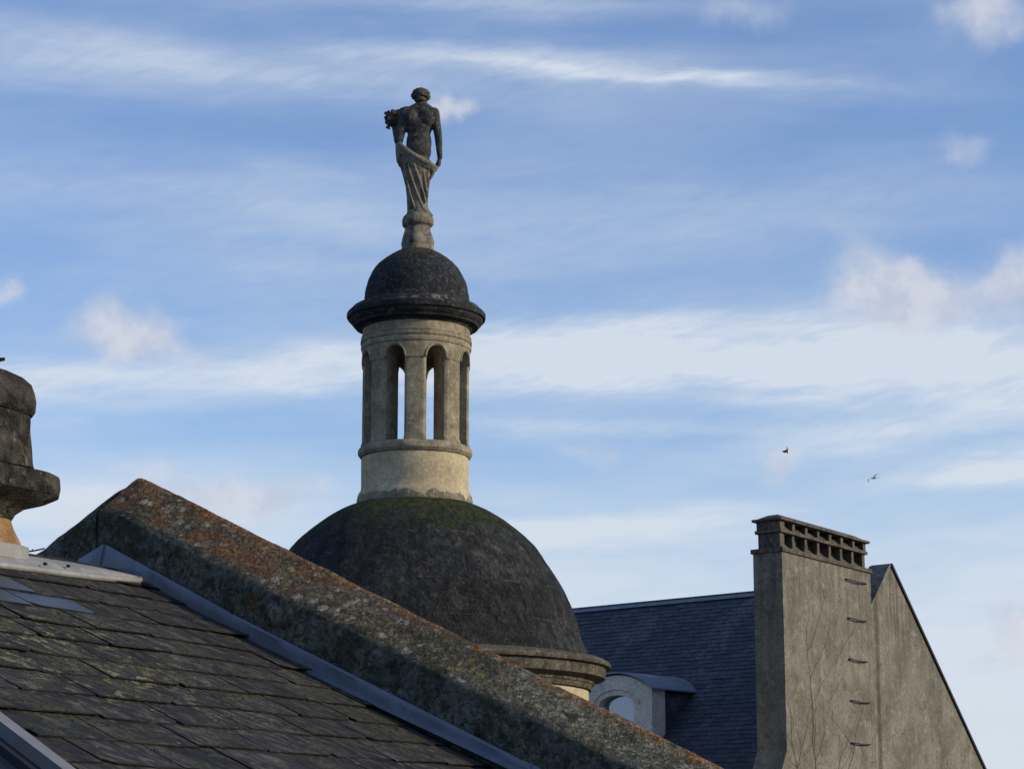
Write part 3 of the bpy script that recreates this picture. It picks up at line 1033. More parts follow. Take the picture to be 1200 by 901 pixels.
# lower drum, cornice and the big dome
tl('drum_wall', [(206, 2300), (206, 1500), (206, 900), (206, 835), (206, 811.5)], M_LIME, tower)
bm = bmesh.new()
bm.free()
cor = tl('main_cornice', [(204, 811.5), (209, 810), (210, 807), (210.5, 804.5), (212, 804), (212.5, 801), (215, 799), (220, 797.6), (225, 797), (225.5, 795), (225.5, 786), (228, 784.5), (231, 784), (231.5, 781), (229.5, 778), (222, 774.5), (211, 772.5), (203, 771.5)], M_CORN2, tower, jit=0.006)
dome = tl('main_dome', subdiv([(206, 772.5), (203.5, 764), (197, 750), (195, 743), (188.5, 720), (178.5, 697), (160, 667), (137, 637), (107, 612), (80, 597), (60, 590)], 6), M_DOME, tower, jit=0.018, ang=60, fr=2.6)

# the lantern
lan = tl('lantern_drum', [(66, 600), (67.5, 594), (67.2, 583), (66, 580), (63.5, 576.5), (63, 572), (63, 556), (63, 540), (62, 537.5)], M_LIME, tower, jit=0.004)
tl('plinth_course', [(66.6, 604), (68.2, 595), (68, 588), (67.2, 583.5), (65, 579.5), (63.6, 577)], M_LIME3, lan, jit=0.012, fr=7)
tl('sill_ring', [(60, 538.2), (64, 537.5), (65.2, 536), (66.7, 534), (66.9, 530), (65.6, 527.2), (63.5, 525.6), (30, 525.0)], M_LIME2, lan, jit=0.008, fr=5)

YS, YSP, YAR, YTOP = 525.6, 431.0, 417.0, 388.0     # sill, springing, arch crown, top of the arcade wall (edge heights)
RO, RI = 63.5 * tk(470), 38.5 * tk(470)
A0 = radians(180 - 2 + 22.5)      # compass bearing of one opening
NOP = 8
HALF = radians(10.8)


def pol(r, a, z):
    return V((TC.x + r * sin(a), TC.y + r * cos(a), z))


for k in range(NOP):
    ac = A0 - radians(22.5) + k * radians(45)
    bm = bmesh.new()
    hw = radians(22.5) - HALF
    zs = [tz(YS), tz(YS - 3), tz(YS - 3.5), tz(470), tz(YSP + 1.5), tz(YSP)]
    ext = [0.012, 0.012, 0.0, 0.0, 0.0, 0.008]
    rings = []
    for z, e in zip(zs, ext):
        ring = []
        for j in range(9):
            a = ac - hw - e * 0.4 + (2 * hw + e * 0.8) * j / 8
            ch = 0.016 if j in (0, 8) else 0
            ring.append(bm.verts.new(pol(RO - 0.012 + e - ch, a, z)))
        for j in range(5):
            a = ac + hw - 2 * hw * j / 4
            ring.append(bm.verts.new(pol(RI, a, z)))
        rings.append(ring)
    for a, b in zip(rings, rings[1:]):
        for i in range(len(a)):
            bm.faces.new((a[i], a[(i + 1) % len(a)], b[(i + 1) % len(a)], b[i]))
    bm.faces.new(rings[0])
    bm.faces.new(rings[-1][::-1])
    o = link('pier', bm, M_LIME2, lan)
# wall above with round arches
bm = bmesh.new()
cols = []
NA = 16
for k in range(NOP):
    ac = A0 + k * radians(45)
    for j in range(NA + 1):
        f = -1 + 2 * j / NA
        a = ac + HALF * f
        if j == 0 or j == NA:
            cols.append((a, tz(YSP)))
        zb = tz(YSP) + (tz(YAR) - tz(YSP)) * sqrt(max(0, 1 - f * f))
        cols.append((a, zb))
    for j in range(1, 6):
        cols.append((ac + HALF + (radians(45) - 2 * HALF) * j / 6, tz(YSP)))
ztop = tz(YTOP)
qs = []
for a, zb in cols:
    qs.append([bm.verts.new(pol(RO, a, zb)), bm.verts.new(pol(RO, a, ztop)), bm.verts.new(pol(RI, a, ztop)), bm.verts.new(pol(RI, a, zb))])
for i in range(len(qs)):
    a, b = qs[i], qs[(i + 1) % len(qs)]
    for j in range(4):
        fv = (a[j], a[(j + 1) % 4], b[(j + 1) % 4], b[j])
        try:
            bm.faces.new(fv)
        except ValueError:
            pass
bmesh.ops.remove_doubles(bm, verts=bm.verts, dist=1e-5)
o = link('arcade_wall', bm, M_LIME2, lan)
autosmooth(o, 30)
for k in range(NOP):
    ac = A0 + k * radians(45)
    bm = bmesh.new()
    pts = []
    for j in range(25):
        th = pi * j / 24
        a = ac - cos(th) * (HALF + 0.018)
        z = tz(YSP) + sin(th) * (tz(YAR) - tz(YSP) + 0.02)
        pts.append(pol(RO + 0.002, a, z))
    tube(bm, pts, 0.011, 8)
    o = link('hood_moulding', bm, M_LIME2, lan, True)
# frieze mouldings, cornice, small dome
tl('string_moulding', [(62.6, 413), (64.3, 412), (64.9, 409.5), (64.7, 408), (63.9, 407.4), (63.9, 405.6), (65.2, 404.8), (65.4, 402.2), (64.2, 401.6), (64.2, 400.2), (64.8, 399.6), (64.6, 397.6), (63.2, 397)], M_LIME2, lan, jit=0.003)
bm = bmesh.new()
for a0 in range(1):
    pass
bm.free()
lc = tl('lantern_cornice', [(62, 389), (64.5, 388.5), (65.2, 386.8), (68, 385.6), (72.5, 384.6), (73.2, 382.6), (76, 380.6), (77.6, 378), (78.2, 376), (80.6, 375.4), (81.2, 373.5), (81.2, 369.5), (80, 368), (77.5, 367), (76, 364.6), (74.5, 362.6), (70, 360.6), (60, 359.5)], M_CORN, lan, jit=0.008, fr=5)
tl('lantern_cupola', subdiv([(64.5, 362.5), (64.2, 359), (62.4, 356), (61.3, 352), (60.3, 343), (57.5, 332), (52.5, 321.5), (44, 310.5), (33, 301.5), (20, 295), (8, 292.5)], 6), M_CUPOLA, lan, jit=0.012, ang=60, fr=5)

# =================================================================== THE STATUE
SD0 = tz(293.5)
statue = thing('statue', V((TC.x, TC.y, SD0)), 'weathered stone statue seen from behind, bare back and draped skirt, on the small dome', 'statue')
FWD = tdir.copy()                 # the figure looks away from the viewer
RT = FWD.cross(EZ).normalized()


def sp(x, y, dep=0.0):
    """statue space: x, y as on the photograph, dep = depth in the same unit (+ = away)"""
    kk = tk(200)
    return TC + RT * ((x - 489.5) * kk) + FWD * (dep * kk) + EZ * tz(y, 489)


SK = tk(200)
M_STAT = weathered('black_crusted_statue_stone', (0.024, 0.027, 0.031), (0.062, 0.062, 0.058), (0.17, 0.155, 0.12), scale=6, grain=40,
                   spots=[((0.13, 0.115, 0.07), 7, 0.50, 0.68, 0.7, axis_mask(2, 1.72, 1.80, 0.25)), ((0.17, 0.155, 0.115), 9, 0.60, 0.72, 0.7)], bumpd=0.012)
M_DRAP = weathered('grey_statue_stone', (0.11, 0.10, 0.08), (0.22, 0.20, 0.16), (0.32, 0.295, 0.235), scale=6, grain=40,
                   spots=[((0.03, 0.03, 0.027), 7, 0.52, 0.64, 0.85), ((0.035, 0.04, 0.022), 10, 0.58, 0.7, 0.6)], bumpd=0.012, streak=0.5)


def remeshed(name, bm, mat, parent, vox, smooth=3):
    o = link(name, bm, mat, parent, True)
    r = o.modifiers.new('remesh', 'REMESH')
    r.mode = 'VOXEL'
    r.voxel_size = vox
    r.use_smooth_shade = True
    s = o.modifiers.new('smooth', 'SMOOTH')
    s.factor = 0.5
    s.iterations = smooth
    return o


def E3(bm, x, y, dep, rx, ry, rd, sub=3):
    M = Matrix((RT, FWD, EZ)).transposed()
    ellipsoid(bm, sp(x, y, dep), (rx * SK, rd * SK, ry * SK), M, sub)


def CP(bm, a, b, ra, rb):
    capsule(bm, sp(*a), sp(*b), ra * SK, rb * SK)


bm = bmesh.new()
E3(bm, 488, 190, 0, 16, 14, 11)
E3(bm, 490.5, 168, 0, 15.0, 22, 9.5)
E3(bm, 489.5, 178, -1, 15.8, 16, 10.5)
E3(bm, 490.5, 149, 0.5, 15.5, 17, 10)
E3(bm, 481, 141, -5, 8.5, 10, 5.5)
E3(bm, 500, 141, -5, 8.5, 10, 5.5)
E3(bm, 484, 141, 7, 7, 7, 5)
E3(bm, 497, 141, 7, 7, 7, 5)
CP(bm, (475, 131, 0), (508, 132, 0), 6.2, 6.4)
CP(bm, (482, 128.5, -1), (493, 123, -1), 4.5, 5.0)
CP(bm, (504, 129.5, -1), (494, 123, -1), 4.5, 5.0)
CP(bm, (493, 130, -1), (493, 115, 1), 6.0, 5.2)
E3(bm, 492.6, 112.5, 1.5, 9.4, 10.2, 10.6)            # head, looking away
E3(bm, 492.6, 119.5, 7, 5.6, 4.5, 5.0)                # jaw
E3(bm, 492.6, 114.5, 12.2, 1.8, 2.8, 2.2, 2)          # nose
E3(bm, 488.9, 112.2, 10.6, 2.2, 1.4, 1.5, 2)          # eyes
E3(bm, 496.3, 112.2, 10.6, 2.2, 1.4, 1.5, 2)
E3(bm, 492.6, 119.0, 11.2, 2.8, 0.9, 1.3, 2)          # lips
E3(bm, 482.9, 114.0, 1.5, 1.5, 3.0, 2.2, 2)           # ears
E3(bm, 502.3, 114.0, 1.5, 1.5, 3.0, 2.2, 2)
# right arm, hanging to the drapery
CP(bm, (509.0, 133, 0), (513.2, 161, -2), 5.7, 4.7)
CP(bm, (513.2, 161, -2), (515.2, 184, 1), 4.7, 3.2)
E3(bm, 514.0, 190, 1.5, 2.8, 5.2, 3.8)
for i, (dx, dd_, ln) in enumerate(((-1.6, -2.4, 7.5), (-1.8, -0.7, 8.5), (-1.8, 1.1, 8.2), (-1.5, 2.8, 6.5))):
    CP(bm, (513.8, 193, 1.5 + dd_), (512.2 + dx, 193 + ln * 0.75, 1.5 + dd_ * 1.1), 1.35, 1.1)
CP(bm, (513.0, 188, 4.4), (509.6, 194, 5.5), 1.5, 1.2)
# left arm, folded up to carry the flowers
CP(bm, (473.5, 132.5, 0), (466.6, 165, -1), 6.6, 5.6)
CP(bm, (466.6, 166, -1), (462.5, 147, 9), 5.4, 4.2)
E3(bm, 467, 135, 3, 7.0, 6.0, 5.5)
E3(bm, 459.2, 142.5, 11, 3.2, 4.8, 3.0)
for i, (dx, ln) in enumerate(((-2.2, 5.5), (-0.7, 6.6), (0.9, 6.4), (2.4, 5.2))):
    CP(bm, (459.2 + dx, 140, 12), (458.4 + dx * 1.1, 140 - ln * 0.6, 9.0), 1.35, 1.1)
CP(bm, (461.8, 143, 10), (462.4, 137.5, 8), 1.5, 1.2)
# legs inside the skirt
CP(bm, (482, 196, 1), (484, 224, 2), 9, 7)
CP(bm, (484, 224, 2), (485, 251, 0), 7, 4)
CP(bm, (496, 196, 0), (495, 224, 3), 9, 7)
CP(bm, (495, 224, 3), (494, 251, 1), 7, 4)
# spine groove and shoulder blades
remeshed('body', bm, M_STAT, statue, 0.0105, 2)
bm = bmesh.new()
E3(bm, 492.3, 111.4, -0.5, 10.8, 8.2, 11.0)
random.seed(5)
for i in range(70):
    a = random.uniform(0, 2 * pi)
    ph = random.uniform(-0.55, 1.45)
    x, dpt, y = cos(ph) * cos(a), cos(ph) * sin(a), sin(ph)
    if dpt > 0.45 and y < 0.35:
        continue
    E3(bm, 492.3 + x * 10.0, 112.4 - y * 7.4, -0.3 + dpt * 10.4, 2.3, 1.9, 2.3, 1)
E3(bm, 492.3, 119, -8.0, 5.5, 2.8, 3.2, 2)
remeshed('hair', bm, M_STAT, statue, 0.0075, 1)

# drapery: skirt with twisted folds, a thick roll round the hips, cloth hanging from the left elbow
bm = bmesh.new()
rows_y = [(178, 470, 505.5), (188, 468.5, 506.5), (196, 469, 506.0), (205, 472, 504.5), (219, 476, 502.5), (232, 477.5, 501), (243, 478, 501), (248, 478.2, 503.5), (251, 477, 506), (254, 475.5, 507.5)]
NS = 120
rings = []
fine_rows = []
for (y0, l0, r0), (y1, l1, r1) in zip(rows_y, rows_y[1:]):
    for k in range(5):
        f = k / 5
        fine_rows.append((y0 + (y1 - y0) * f, l0 + (l1 - l0) * f, r0 + (r1 - r0) * f))
fine_rows.append(rows_y[-1])
for y, xl, xr in fine_rows:
    cx, hw = (xl + xr) / 2, (xr - xl) / 2
    ring = []
    tt = (y - 178) / 75
    for j in range(NS):
        a = 2 * pi * j / NS
        ph = a * 8 + tt * 4.5 + 1.2 * sin(2 * a + 1)
        fold = (abs(sin(ph / 2)) - 0.55) * (0.7 + 1.4 * tt)
        rr = 1 + fold / hw
        x = cx + hw * cos(a) * rr
        dp = hw * (0.70 + 0.12 * tt) * sin(a) * rr
        yy = y + max(0.0, 1 - tt * 3) * ((x - 470) / 36.0) * 12
        ring.append(bm.verts.new(sp(x, yy, dp)))
    rings.append(ring)
for a, b in zip(rings, rings[1:]):
    for j in range(NS):
        bm.faces.new((a[j], a[(j + 1) % NS], b[(j + 1) % NS], b[j]))
bm.faces.new(rings[0])
bm.faces.new(rings[-1][::-1])


def fold_tube(pts, rad):
    tube(bm, [sp(*p) for p in pts], [r * SK for r in rad], 10)


fold_tube([(467, 170, -3), (471, 176, -9), (479, 183, -12.5), (489, 189, -13), (499, 194, -11), (507, 197, -6), (512, 197, 0)], [3.2, 3.8, 4.0, 4.0, 4.2, 3.6, 2.0])
fold_tube([(467, 173, -2), (474, 184, -9.5), (484, 191, -12), (496, 197, -11), (506, 200, -6), (511, 199, 1)], [3.0, 3.2, 3.0, 3.2, 3.0, 1.8])
fold_tube([(470, 172, 2), (482, 178, 9), (494, 184, 10.5), (504, 191, 7), (511, 197, 2)], [3.0, 3.6, 3.6, 3.4, 2.0])
fold_tube([(466.5, 169, 0), (466.5, 180, -2), (467.5, 190, -3), (469.5, 197, -3)], [3.8, 3.4, 3.2, 1.8])
fold_tube([(508, 198, 0), (507, 204, -2), (504.5, 211, -3)], [2.8, 2.2, 1.0])
for pts in ([(475, 186, -12), (480, 205, -11.5), (488, 228, -10), (496, 246, -9)], [(472, 188, -9), (476, 210, -9.5), (481, 232, -9.5), (487, 249, -9)],
            [(484, 193, -13), (489, 208, -12), (495, 225, -10), (499, 240, -7.5)], [(495, 199, -11.5), (498, 215, -9.5), (500, 230, -6.5)],
            [(502, 201, -8), (501.5, 216, -6), (500.5, 232, -4)]):
    fold_tube(pts, [0.8, 1.5, 1.6, 0.9][:len(pts)])
remeshed('drapery', bm, M_DRAP, statue, 0.0085, 1)
# flowers in the left arm
bm = bmesh.new()
random.seed(11)
spots_f = [(454, 131.5, 4), (459.5, 129.5, 7), (463.5, 132.5, 3), (452, 137, 6), (457, 136, 1), (461.5, 138, 4), (453.5, 143, 5), (457.5, 142.5, 2), (462, 143.5, 3),
           (454.3, 147.5, 7), (466, 129.5, 6), (468.5, 133.5, 3), (458, 133, 10), (465, 137, 8), (452.5, 139.5, 10), (470, 128.5, 3), (472.5, 130.5, 1), (469.5, 137, 2), (466.5, 140.5, 3), (473, 134.5, 0), (452, 133.5, 2), (455.5, 140, -1), (460, 133.5, -2), (465, 134, -2), (467, 144, 2)]
for (x, y, dpt) in spots_f:
    E3(bm, x, y, dpt, 2.1, 2.1, 2.1, 1)
    for i in range(6):
        a = 2 * pi * i / 6 + random.random()
        E3(bm, x + 2.0 * cos(a), y + 1.9 * sin(a), dpt + random.uniform(-1.5, 1.0), 1.5, 1.5, 1.5, 1)
E3(bm, 460.5, 138, 5, 8.0, 7.5, 5.5, 2)
CP(bm, (460, 142, 9), (466, 158, 7), 3.4, 2.2)
remeshed('flowers', bm, M_STAT, statue, 0.009, 1)
# moulded plinth under the feet
bm = bmesh.new()
PC = sp(490, 280)
PC = V((PC.x, PC.y, 0))
pl = [(17.4, 297), (17.4, 290.5), (17.0, 289.6), (17.4, 288.2), (17.9, 286.5), (17.6, 283), (16.4, 278.5), (15.0, 274), (14.0, 270.5), (13.7, 268.2), (14.3, 266.8), (15.9, 265.6), (17.0, 264.2), (17.4, 261), (17.0, 257.5), (15.8, 254.8), (14.6, 253.2), (12.5, 251.5)]
lathe(bm, PC, [(r * SK, tz(y)) for r, y in pl], 64, sup=2.8, rot=0.5, jit=0.007, fr=9)
o = link('plinth', bm, M_DRAP, statue)
autosmooth(o, 28)

# =================================================================== THE GREY HOUSE WITH THE TALL CHIMNEY
CD = 29.0
GA, RA = 33.0, -48.0
G, RR = hdir(GA), hdir(RA)
cd = ray(919, 750)
CE = CAMP + V((cd.x, cd.y, 0)).normalized() * CD       # front left corner of the chimney, plan
CE.z = 0
Gn = G.cross(EZ).normalized()
if Gn.y > 0:
    Gn = -Gn                                            # out of the gable, towards the viewer
CF = CE.copy()                                          # chimney face plane
GF = CE - Gn * 0.10                                     # gable face plane
gapex = hit(1043, 662, GF, Gn)
g_r = hit(1153, 901, GF, Gn)
g_l = hit(1023, 705, GF, Gn)
sl_r = (g_r - gapex).normalized()
sl_l = (g_l - gapex).normalized()
print('gable slopes', math.degrees(math.asin(sl_r.z)), math.degrees(math.asin(sl_l.z)), 'apex', gapex)


def gable_stain(q, P, c, h):
    """run-off stain on the gable beside the chimney, and a broad damp band farther down"""
    for px, wd, amt in ((1029, 0.075, 0.75), (1012, 0.02, 0.25), (1101, 0.10, 0.30)):
        p0 = hit(px, 800, GF, Gn) - V((gapex.x, gapex.y, 0))
        dt = q.n('ShaderNodeVectorMath', _out=1, _props={'operation': 'DOT_PRODUCT'}, _0=q.n('ShaderNodeVectorMath', _props={'operation': 'SUBTRACT'}, _0=P, _1=tuple(p0)), _1=tuple(G))
        sv = q.n('ShaderNodeVectorMath', _props={'operation': 'MULTIPLY'}, _0=P, _1=(3.0, 3.0, 0.8))
        f = q.mr(q.m('ABSOLUTE', q.m('ADD', dt, q.m('MULTIPLY', q.m('SUBTRACT', q.noise(sv, 2.0, 6, 0.65), 0.5), wd * 1.6))), wd * 1.3, wd * 0.4)
        f = q.m('MULTIPLY', f, q.mr(q.noise(P, 9, 5, 0.7), 0.25, 0.6, 0.4, 1.0))
        c = q.mix(q.m('MULTIPLY', f, amt), c, (0.04, 0.037, 0.028))
    # dark run-off below the cap, in ragged tongues
    z = q.n('ShaderNodeSeparateXYZ', _out=2, Vector=P)
    sv = q.n('ShaderNodeVectorMath', _props={'operation': 'MULTIPLY'}, _0=P, _1=(4.0, 4.0, 0.25))
    tg = q.noise(sv, 2.2, 6, 0.7)
    ztop = hit(917, 645, CE, Gn).z
    f = q.m('MULTIPLY', q.mr(tg, 0.46, 0.66), q.mr(z, ztop - 2.0, ztop + 0.1, 0.0, 0.65))
    c = q.mix(f, c, (0.035, 0.032, 0.025))
    # hairline cracks in the render
    vo = q.n('ShaderNodeTexVoronoi', _props={'feature': 'DISTANCE_TO_EDGE'}, Vector=q.n('ShaderNodeVectorMath', _props={'operation': 'ADD'}, _0=P, _1=q.n('ShaderNodeVectorMath', _props={'operation': 'SCALE'}, _0=q.n('ShaderNodeTexNoise', _out=1, Vector=P, Scale=3.0, Detail=5.0), Scale=0.35)), Scale=0.9)
    f = q.m('MULTIPLY', q.mr(vo, 0.010, 0.002), q.mr(q.noise(P, 1.3, 3), 0.52, 0.60, 0.0, 0.55))
    c = q.mix(f, c, (0.03, 0.027, 0.022))
    return c, h


M_REND = weathered('grey_cement_render', (0.112, 0.107, 0.086), (0.180, 0.172, 0.139), (0.23, 0.22, 0.178), scale=1.3, grain=30, spots=[((0.055, 0.052, 0.042), 5, 0.58, 0.70, 0.55), ((0.045, 0.042, 0.034), 13, 0.60, 0.68, 0.6), ((0.24, 0.23, 0.19), 7, 0.60, 0.72, 0.45)], bumpd=0.012, streak=0.30, gc=0.34, extra=lambda q, P, c, h, n1, n2, n3: gable_stain(q, P, c, h))
M_POT = weathered('sooty_chimney_masonry', (0.045, 0.042, 0.037), (0.10, 0.09, 0.072), (0.19, 0.17, 0.13), scale=5, grain=25, spots=[((0.25, 0.21, 0.15), 7, 0.66, 0.74, 0.6)], bumpd=0.01)


def roof_streak(q, P):
    """a paler band that runs aslant down the far slates"""
    hn_ = V((-sin(radians(GA)), -cos(radians(GA)), 0))
    rp = V((gapex.x, gapex.y, 0)) + RR * 0.5
    a, b = hit(866, 722, rp, hn_), hit(806, 800, rp + hn_ * 0.8, hn_)
    off = V((gapex.x, gapex.y, 0))
    dirv = (b - a).normalized()
    nrm = dirv.cross(ray(836, 760)).normalized()
    v = q.n('ShaderNodeVectorMath', _props={'operation': 'SUBTRACT'}, _0=P, _1=tuple(a - off))
    d1 = q.n('ShaderNodeVectorMath', _out=1, _props={'operation': 'DOT_PRODUCT'}, _0=v, _1=tuple(nrm))
    d1 = q.m('ADD', d1, q.m('MULTIPLY', q.m('SUBTRACT', q.noise(P, 2.2, 4), 0.5), 0.5))
    return q.mr(q.m('ABSOLUTE', d1), 0.16, 0.02)


M_SLATE_BLUE = slate_material('blue_grey_slate', (0.026, 0.033, 0.049), (0.041, 0.050, 0.073), (0.062, 0.074, 0.10), [((0.12, 0.135, 0.15), 9, 0.42, 0.60, 0.7, lambda q, P: roof_streak(q, P)), ((0.10, 0.115, 0.13), 1.3, 0.54, 0.66, 0.5, None), ((0.10, 0.11, 0.11), 4, 0.66, 0.75, 0.4, None)], isl=0.22, rough=0.7, spec=0.3, scale=2, grain=20, bumpd=0.004)
M_STONE_D = weathered('pale_dormer_stone', (0.48, 0.465, 0.42), (0.60, 0.585, 0.53), (0.68, 0.66, 0.60), scale=3, grain=30, spots=[((0.16, 0.16, 0.14), 5, 0.56, 0.7, 0.5)], bumpd=0.004)
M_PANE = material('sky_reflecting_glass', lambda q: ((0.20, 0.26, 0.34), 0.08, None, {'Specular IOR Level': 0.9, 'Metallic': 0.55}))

ghouse = thing('gabled_house', V((gapex.x, gapex.y, 0)), 'grey rendered house with steep blue slate roof and a wide chimney on its gable', 'house')


def ctop(x, y):
    return hit(x, y, CF, Gn)


cl0 = ctop(917, 645)
cr0 = ctop(1020, 661)
CL = (cr0 - cl0).dot(G)                                # length of the chimney along the gable
ztop_c = cl0.z
# thickness from the left face: 883 px at the far edge
bk = hit(883, 645, cl0, hdir(RA).cross(EZ))
CT = (bk - cl0).dot(RR)
print('chimney L', CL, 'T', CT, 'top', ztop_c)
# gable wall with a raised verge
T_G = CT * 0.72
drop_len = 7.5
ha = gapex + sl_l * 5.2
hb = gapex + sl_r * 7.5
bm = bmesh.new()
ring = [gapex, ha, V((ha.x, ha.y, 0)), V((hb.x, hb.y, 0)), hb]
prism(bm, ring, [p + RR * T_G for p in ring])
gw = link('gable_wall', bm, M_REND, ghouse)
# dark metal verge along the right slope and over the top
bm = bmesh.new()
vn = sl_r.cross(RR).normalized()
if vn.z < 0:
    vn = -vn
o0 = gapex - RR * 0.03
prism(bm, [o0, o0 + sl_r * 7.5, o0 + sl_r * 7.5 + vn * 0.035, o0 + vn * 0.035], [p + RR * (T_G + 0.03) for p in (o0, o0 + sl_r * 7.5, o0 + sl_r * 7.5 + vn * 0.035, o0 + vn * 0.035)])
link('verge', bm, M_DARKMETAL, gw)
vl = sl_l.cross(RR).normalized()
if vl.z < 0:
    vl = -vl
bm = bmesh.new()
o0 = gapex - RR * 0.02 + sl_l * 0.02
prism(bm, [o0, o0 + sl_l * 5.2, o0 + sl_l * 5.2 + vl * 0.03, o0 + vl * 0.03], [p + RR * (T_G + 0.02) for p in (o0, o0 + sl_l * 5.2, o0 + sl_l * 5.2 + vl * 0.03, o0 + vl * 0.03)])
link('gable_coping', bm, M_REND, gw)

# roof behind the gable: ridge line through (883,695)
rg = gapex + RR * T_G
tR = hit(883, 697, gapex, RR.cross(EZ))
ridge_z = tR.z
RB = V((gapex.x, gapex.y, ridge_z)) + RR * T_G
RLEN = 9.5
print('ridge below apex', gapex.z - ridge_z)
SLl = sl_l
LS = 5.0
nl = SLl.cross(RR).normalized()
if nl.z < 0:
    nl = -nl
nr = sl_r.cross(RR).normalized()
if nr.z < 0:
    nr = -nr
bm = bmesh.new()
slates(bm, RB + nl * 0.005, RR, -SLl, nl, 0.0, RLEN, -LS, -0.02, 0.19, 0.098, 0.006, 0.0022, chip=0.1)
groof = link('roof', bm, M_SLATE_BLUE, ghouse)
bm = bmesh.new()
slates(bm, RB + nr * 0.005, RR, -sl_r, nr, 0.0, RLEN, -7.2, -0.02, 0.19, 0.098, 0.006, 0.0022, chip=0.1)
link('rear_roof', bm, M_SLATE_BLUE, ghouse)
bm = bmesh.new()
q0 = RB + RR * 0.002
la, ra_ = q0 + SLl * LS, q0 + sl_r * 7.2
ring = [q0 - EZ * 0.02, la - nl * 0.02, V((la.x, la.y, 0)), V((ra_.x, ra_.y, 0)), ra_ - nr * 0.02]
prism(bm, ring, [p + RR * (RLEN - 0.1) for p in ring])
link('house_wall', bm, M_REND, ghouse)
bm = bmesh.new()
pts = [RB + EZ * 0.035 + RR * (RLEN * i / 8) for i in range(9)]
tube(bm, pts, 0.030, 12)
rc = link('ridge_cap', bm, M_SLATE_BLUE, groof, True)
bm = bmesh.new()
for dv, nn in ((SLl, nl), (sl_r, nr)):
    o0 = RB + nn * 0.035
    obox(bm, o0, RR * RLEN, dv * 0.085, nn * 0.008)
link('ridge_flashing', bm, M_ZINC, groof)

# the chimney slab
bm = bmesh.new()
obox(bm, V((CE.x, CE.y, 0)), G * CL, RR * CT, EZ * ztop_c)
bmesh.ops.subdivide_edges(bm, edges=[e for e in bm.edges if abs((e.verts[0].co - e.verts[1].co).z) < 1], cuts=1)
stack = link('chimney', bm, M_REND, ghouse)
# offset at its foot on the left
fl0 = hit(921, 880, CE, RR.cross(EZ))
zfo = hit(888, 879, CE, RR.cross(EZ)).z
bm = bmesh.new()
a0 = V((CE.x, CE.y, zfo)) + Gn * 0.002
out_ = -G * 0.30
prism(bm, [a0, a0 + out_ - EZ * 0.48, V((a0.x, a0.y, 0)) + out_, V((a0.x, a0.y, 0))], [p + RR * CT - Gn * 0.002 for p in (a0, a0 + out_ - EZ * 0.48, V((a0.x, a0.y, 0)) + out_, V((a0.x, a0.y, 0)))])
link('chimney_foot', bm, M_REND, stack)
# crown: base slab, two tiers of smoke openings between dividers, shelf, hipped lid
px2m = (CE - CAMP).y / FPX / cos(PITCH)


def slab(name, inset, z0, z1, mat, taper=0.0, bev=0.008):
    bm = bmesh.new()
    o0 = V((CE.x, CE.y, z0)) + G * inset + RR * inset
    x, y = G * (CL - 2 * inset), RR * (CT - 2 * inset)
    if taper:
        tp = [o0 + G * taper + RR * taper * 0.75, o0 + x - G * taper + RR * taper * 0.75, o0 + x + y - G * taper - RR * taper * 0.75, o0 + y + G * taper - RR * taper * 0.75]
        prism(bm, [o0, o0 + x, o0 + x + y, o0 + y], [p + EZ * (z1 - z0) for p in tp])
    else:
        obox(bm, o0, x, y, EZ * (z1 - z0))
    bevel(bm, bev, 2)
    return link(name, bm, mat, stack)


def cz(y):   # height over the front left corner edge
    return hit(917, y, CE, Gn).z


Z = {k: cz(v) for k, v in dict(b0=645, b1=640.5, s0=622.5, s1=618.5, l0=608.6, l1=605.5, t1=599.5).items()}
slab('crown_base', -0.028, Z['b0'] - 0.01, Z['b1'], M_POT)
slab('shelf', 0.02, Z['s0'], Z['s1'], M_POT)
slab('crown_lid', -0.010, Z['l0'], Z['l1'], M_POT)
slab('hipped_top', 0.03, Z['l1'], Z['t1'], M_POT, taper=0.16)
NB = 7
for (za, zb, ins, nm) in ((Z['b1'], Z['s0'], 0.055, 'divider'), (Z['s1'], Z['l0'], 0.04, 'divider')):
    L2 = CL - 2 * ins
    for i in range(NB + 1):
        bm = bmesh.new()
        wdt = 0.075 if 0 < i < NB else 0.13
        if i == NB:
            wdt = 0.09
        g0 = ins + (L2 - wdt) * i / NB
        jx = random.uniform(-0.01, 0.01) if 0 < i < NB else 0
        obox(bm, V((CE.x, CE.y, za)) + G * (g0 + jx) + RR * ins, G * wdt, RR * (CT - 2 * ins), EZ * (zb - za))
        bevel(bm, 0.006, 1)
        link(nm, bm, M_POT, stack)
# sloped sills in the openings (flaunching) and the flue wall in the middle
bm = bmesh.new()
obox(bm, V((CE.x, CE.y, Z['b1'])) + G * 0.06 + RR * (CT * 0.38), G * (CL - 0.12), RR * (CT * 0.24), EZ * (Z['l0'] - Z['b1']))
link('flue_wall', bm, M_POT, stack)
bm = bmesh.new()
for z0 in (Z['b1'], Z['s1']):
    o0 = V((CE.x, CE.y, z0)) + G * 0.06 + RR * 0.06
    prism(bm, [o0, o0 + RR * (CT * 0.40), o0 + RR * (CT * 0.30) + EZ * 0.13], [p + G * (CL - 0.12) for p in (o0, o0 + RR * (CT * 0.30), o0 + RR * (CT * 0.30) + EZ * 0.13)])
link('flaunching', bm, M_POT, stack)
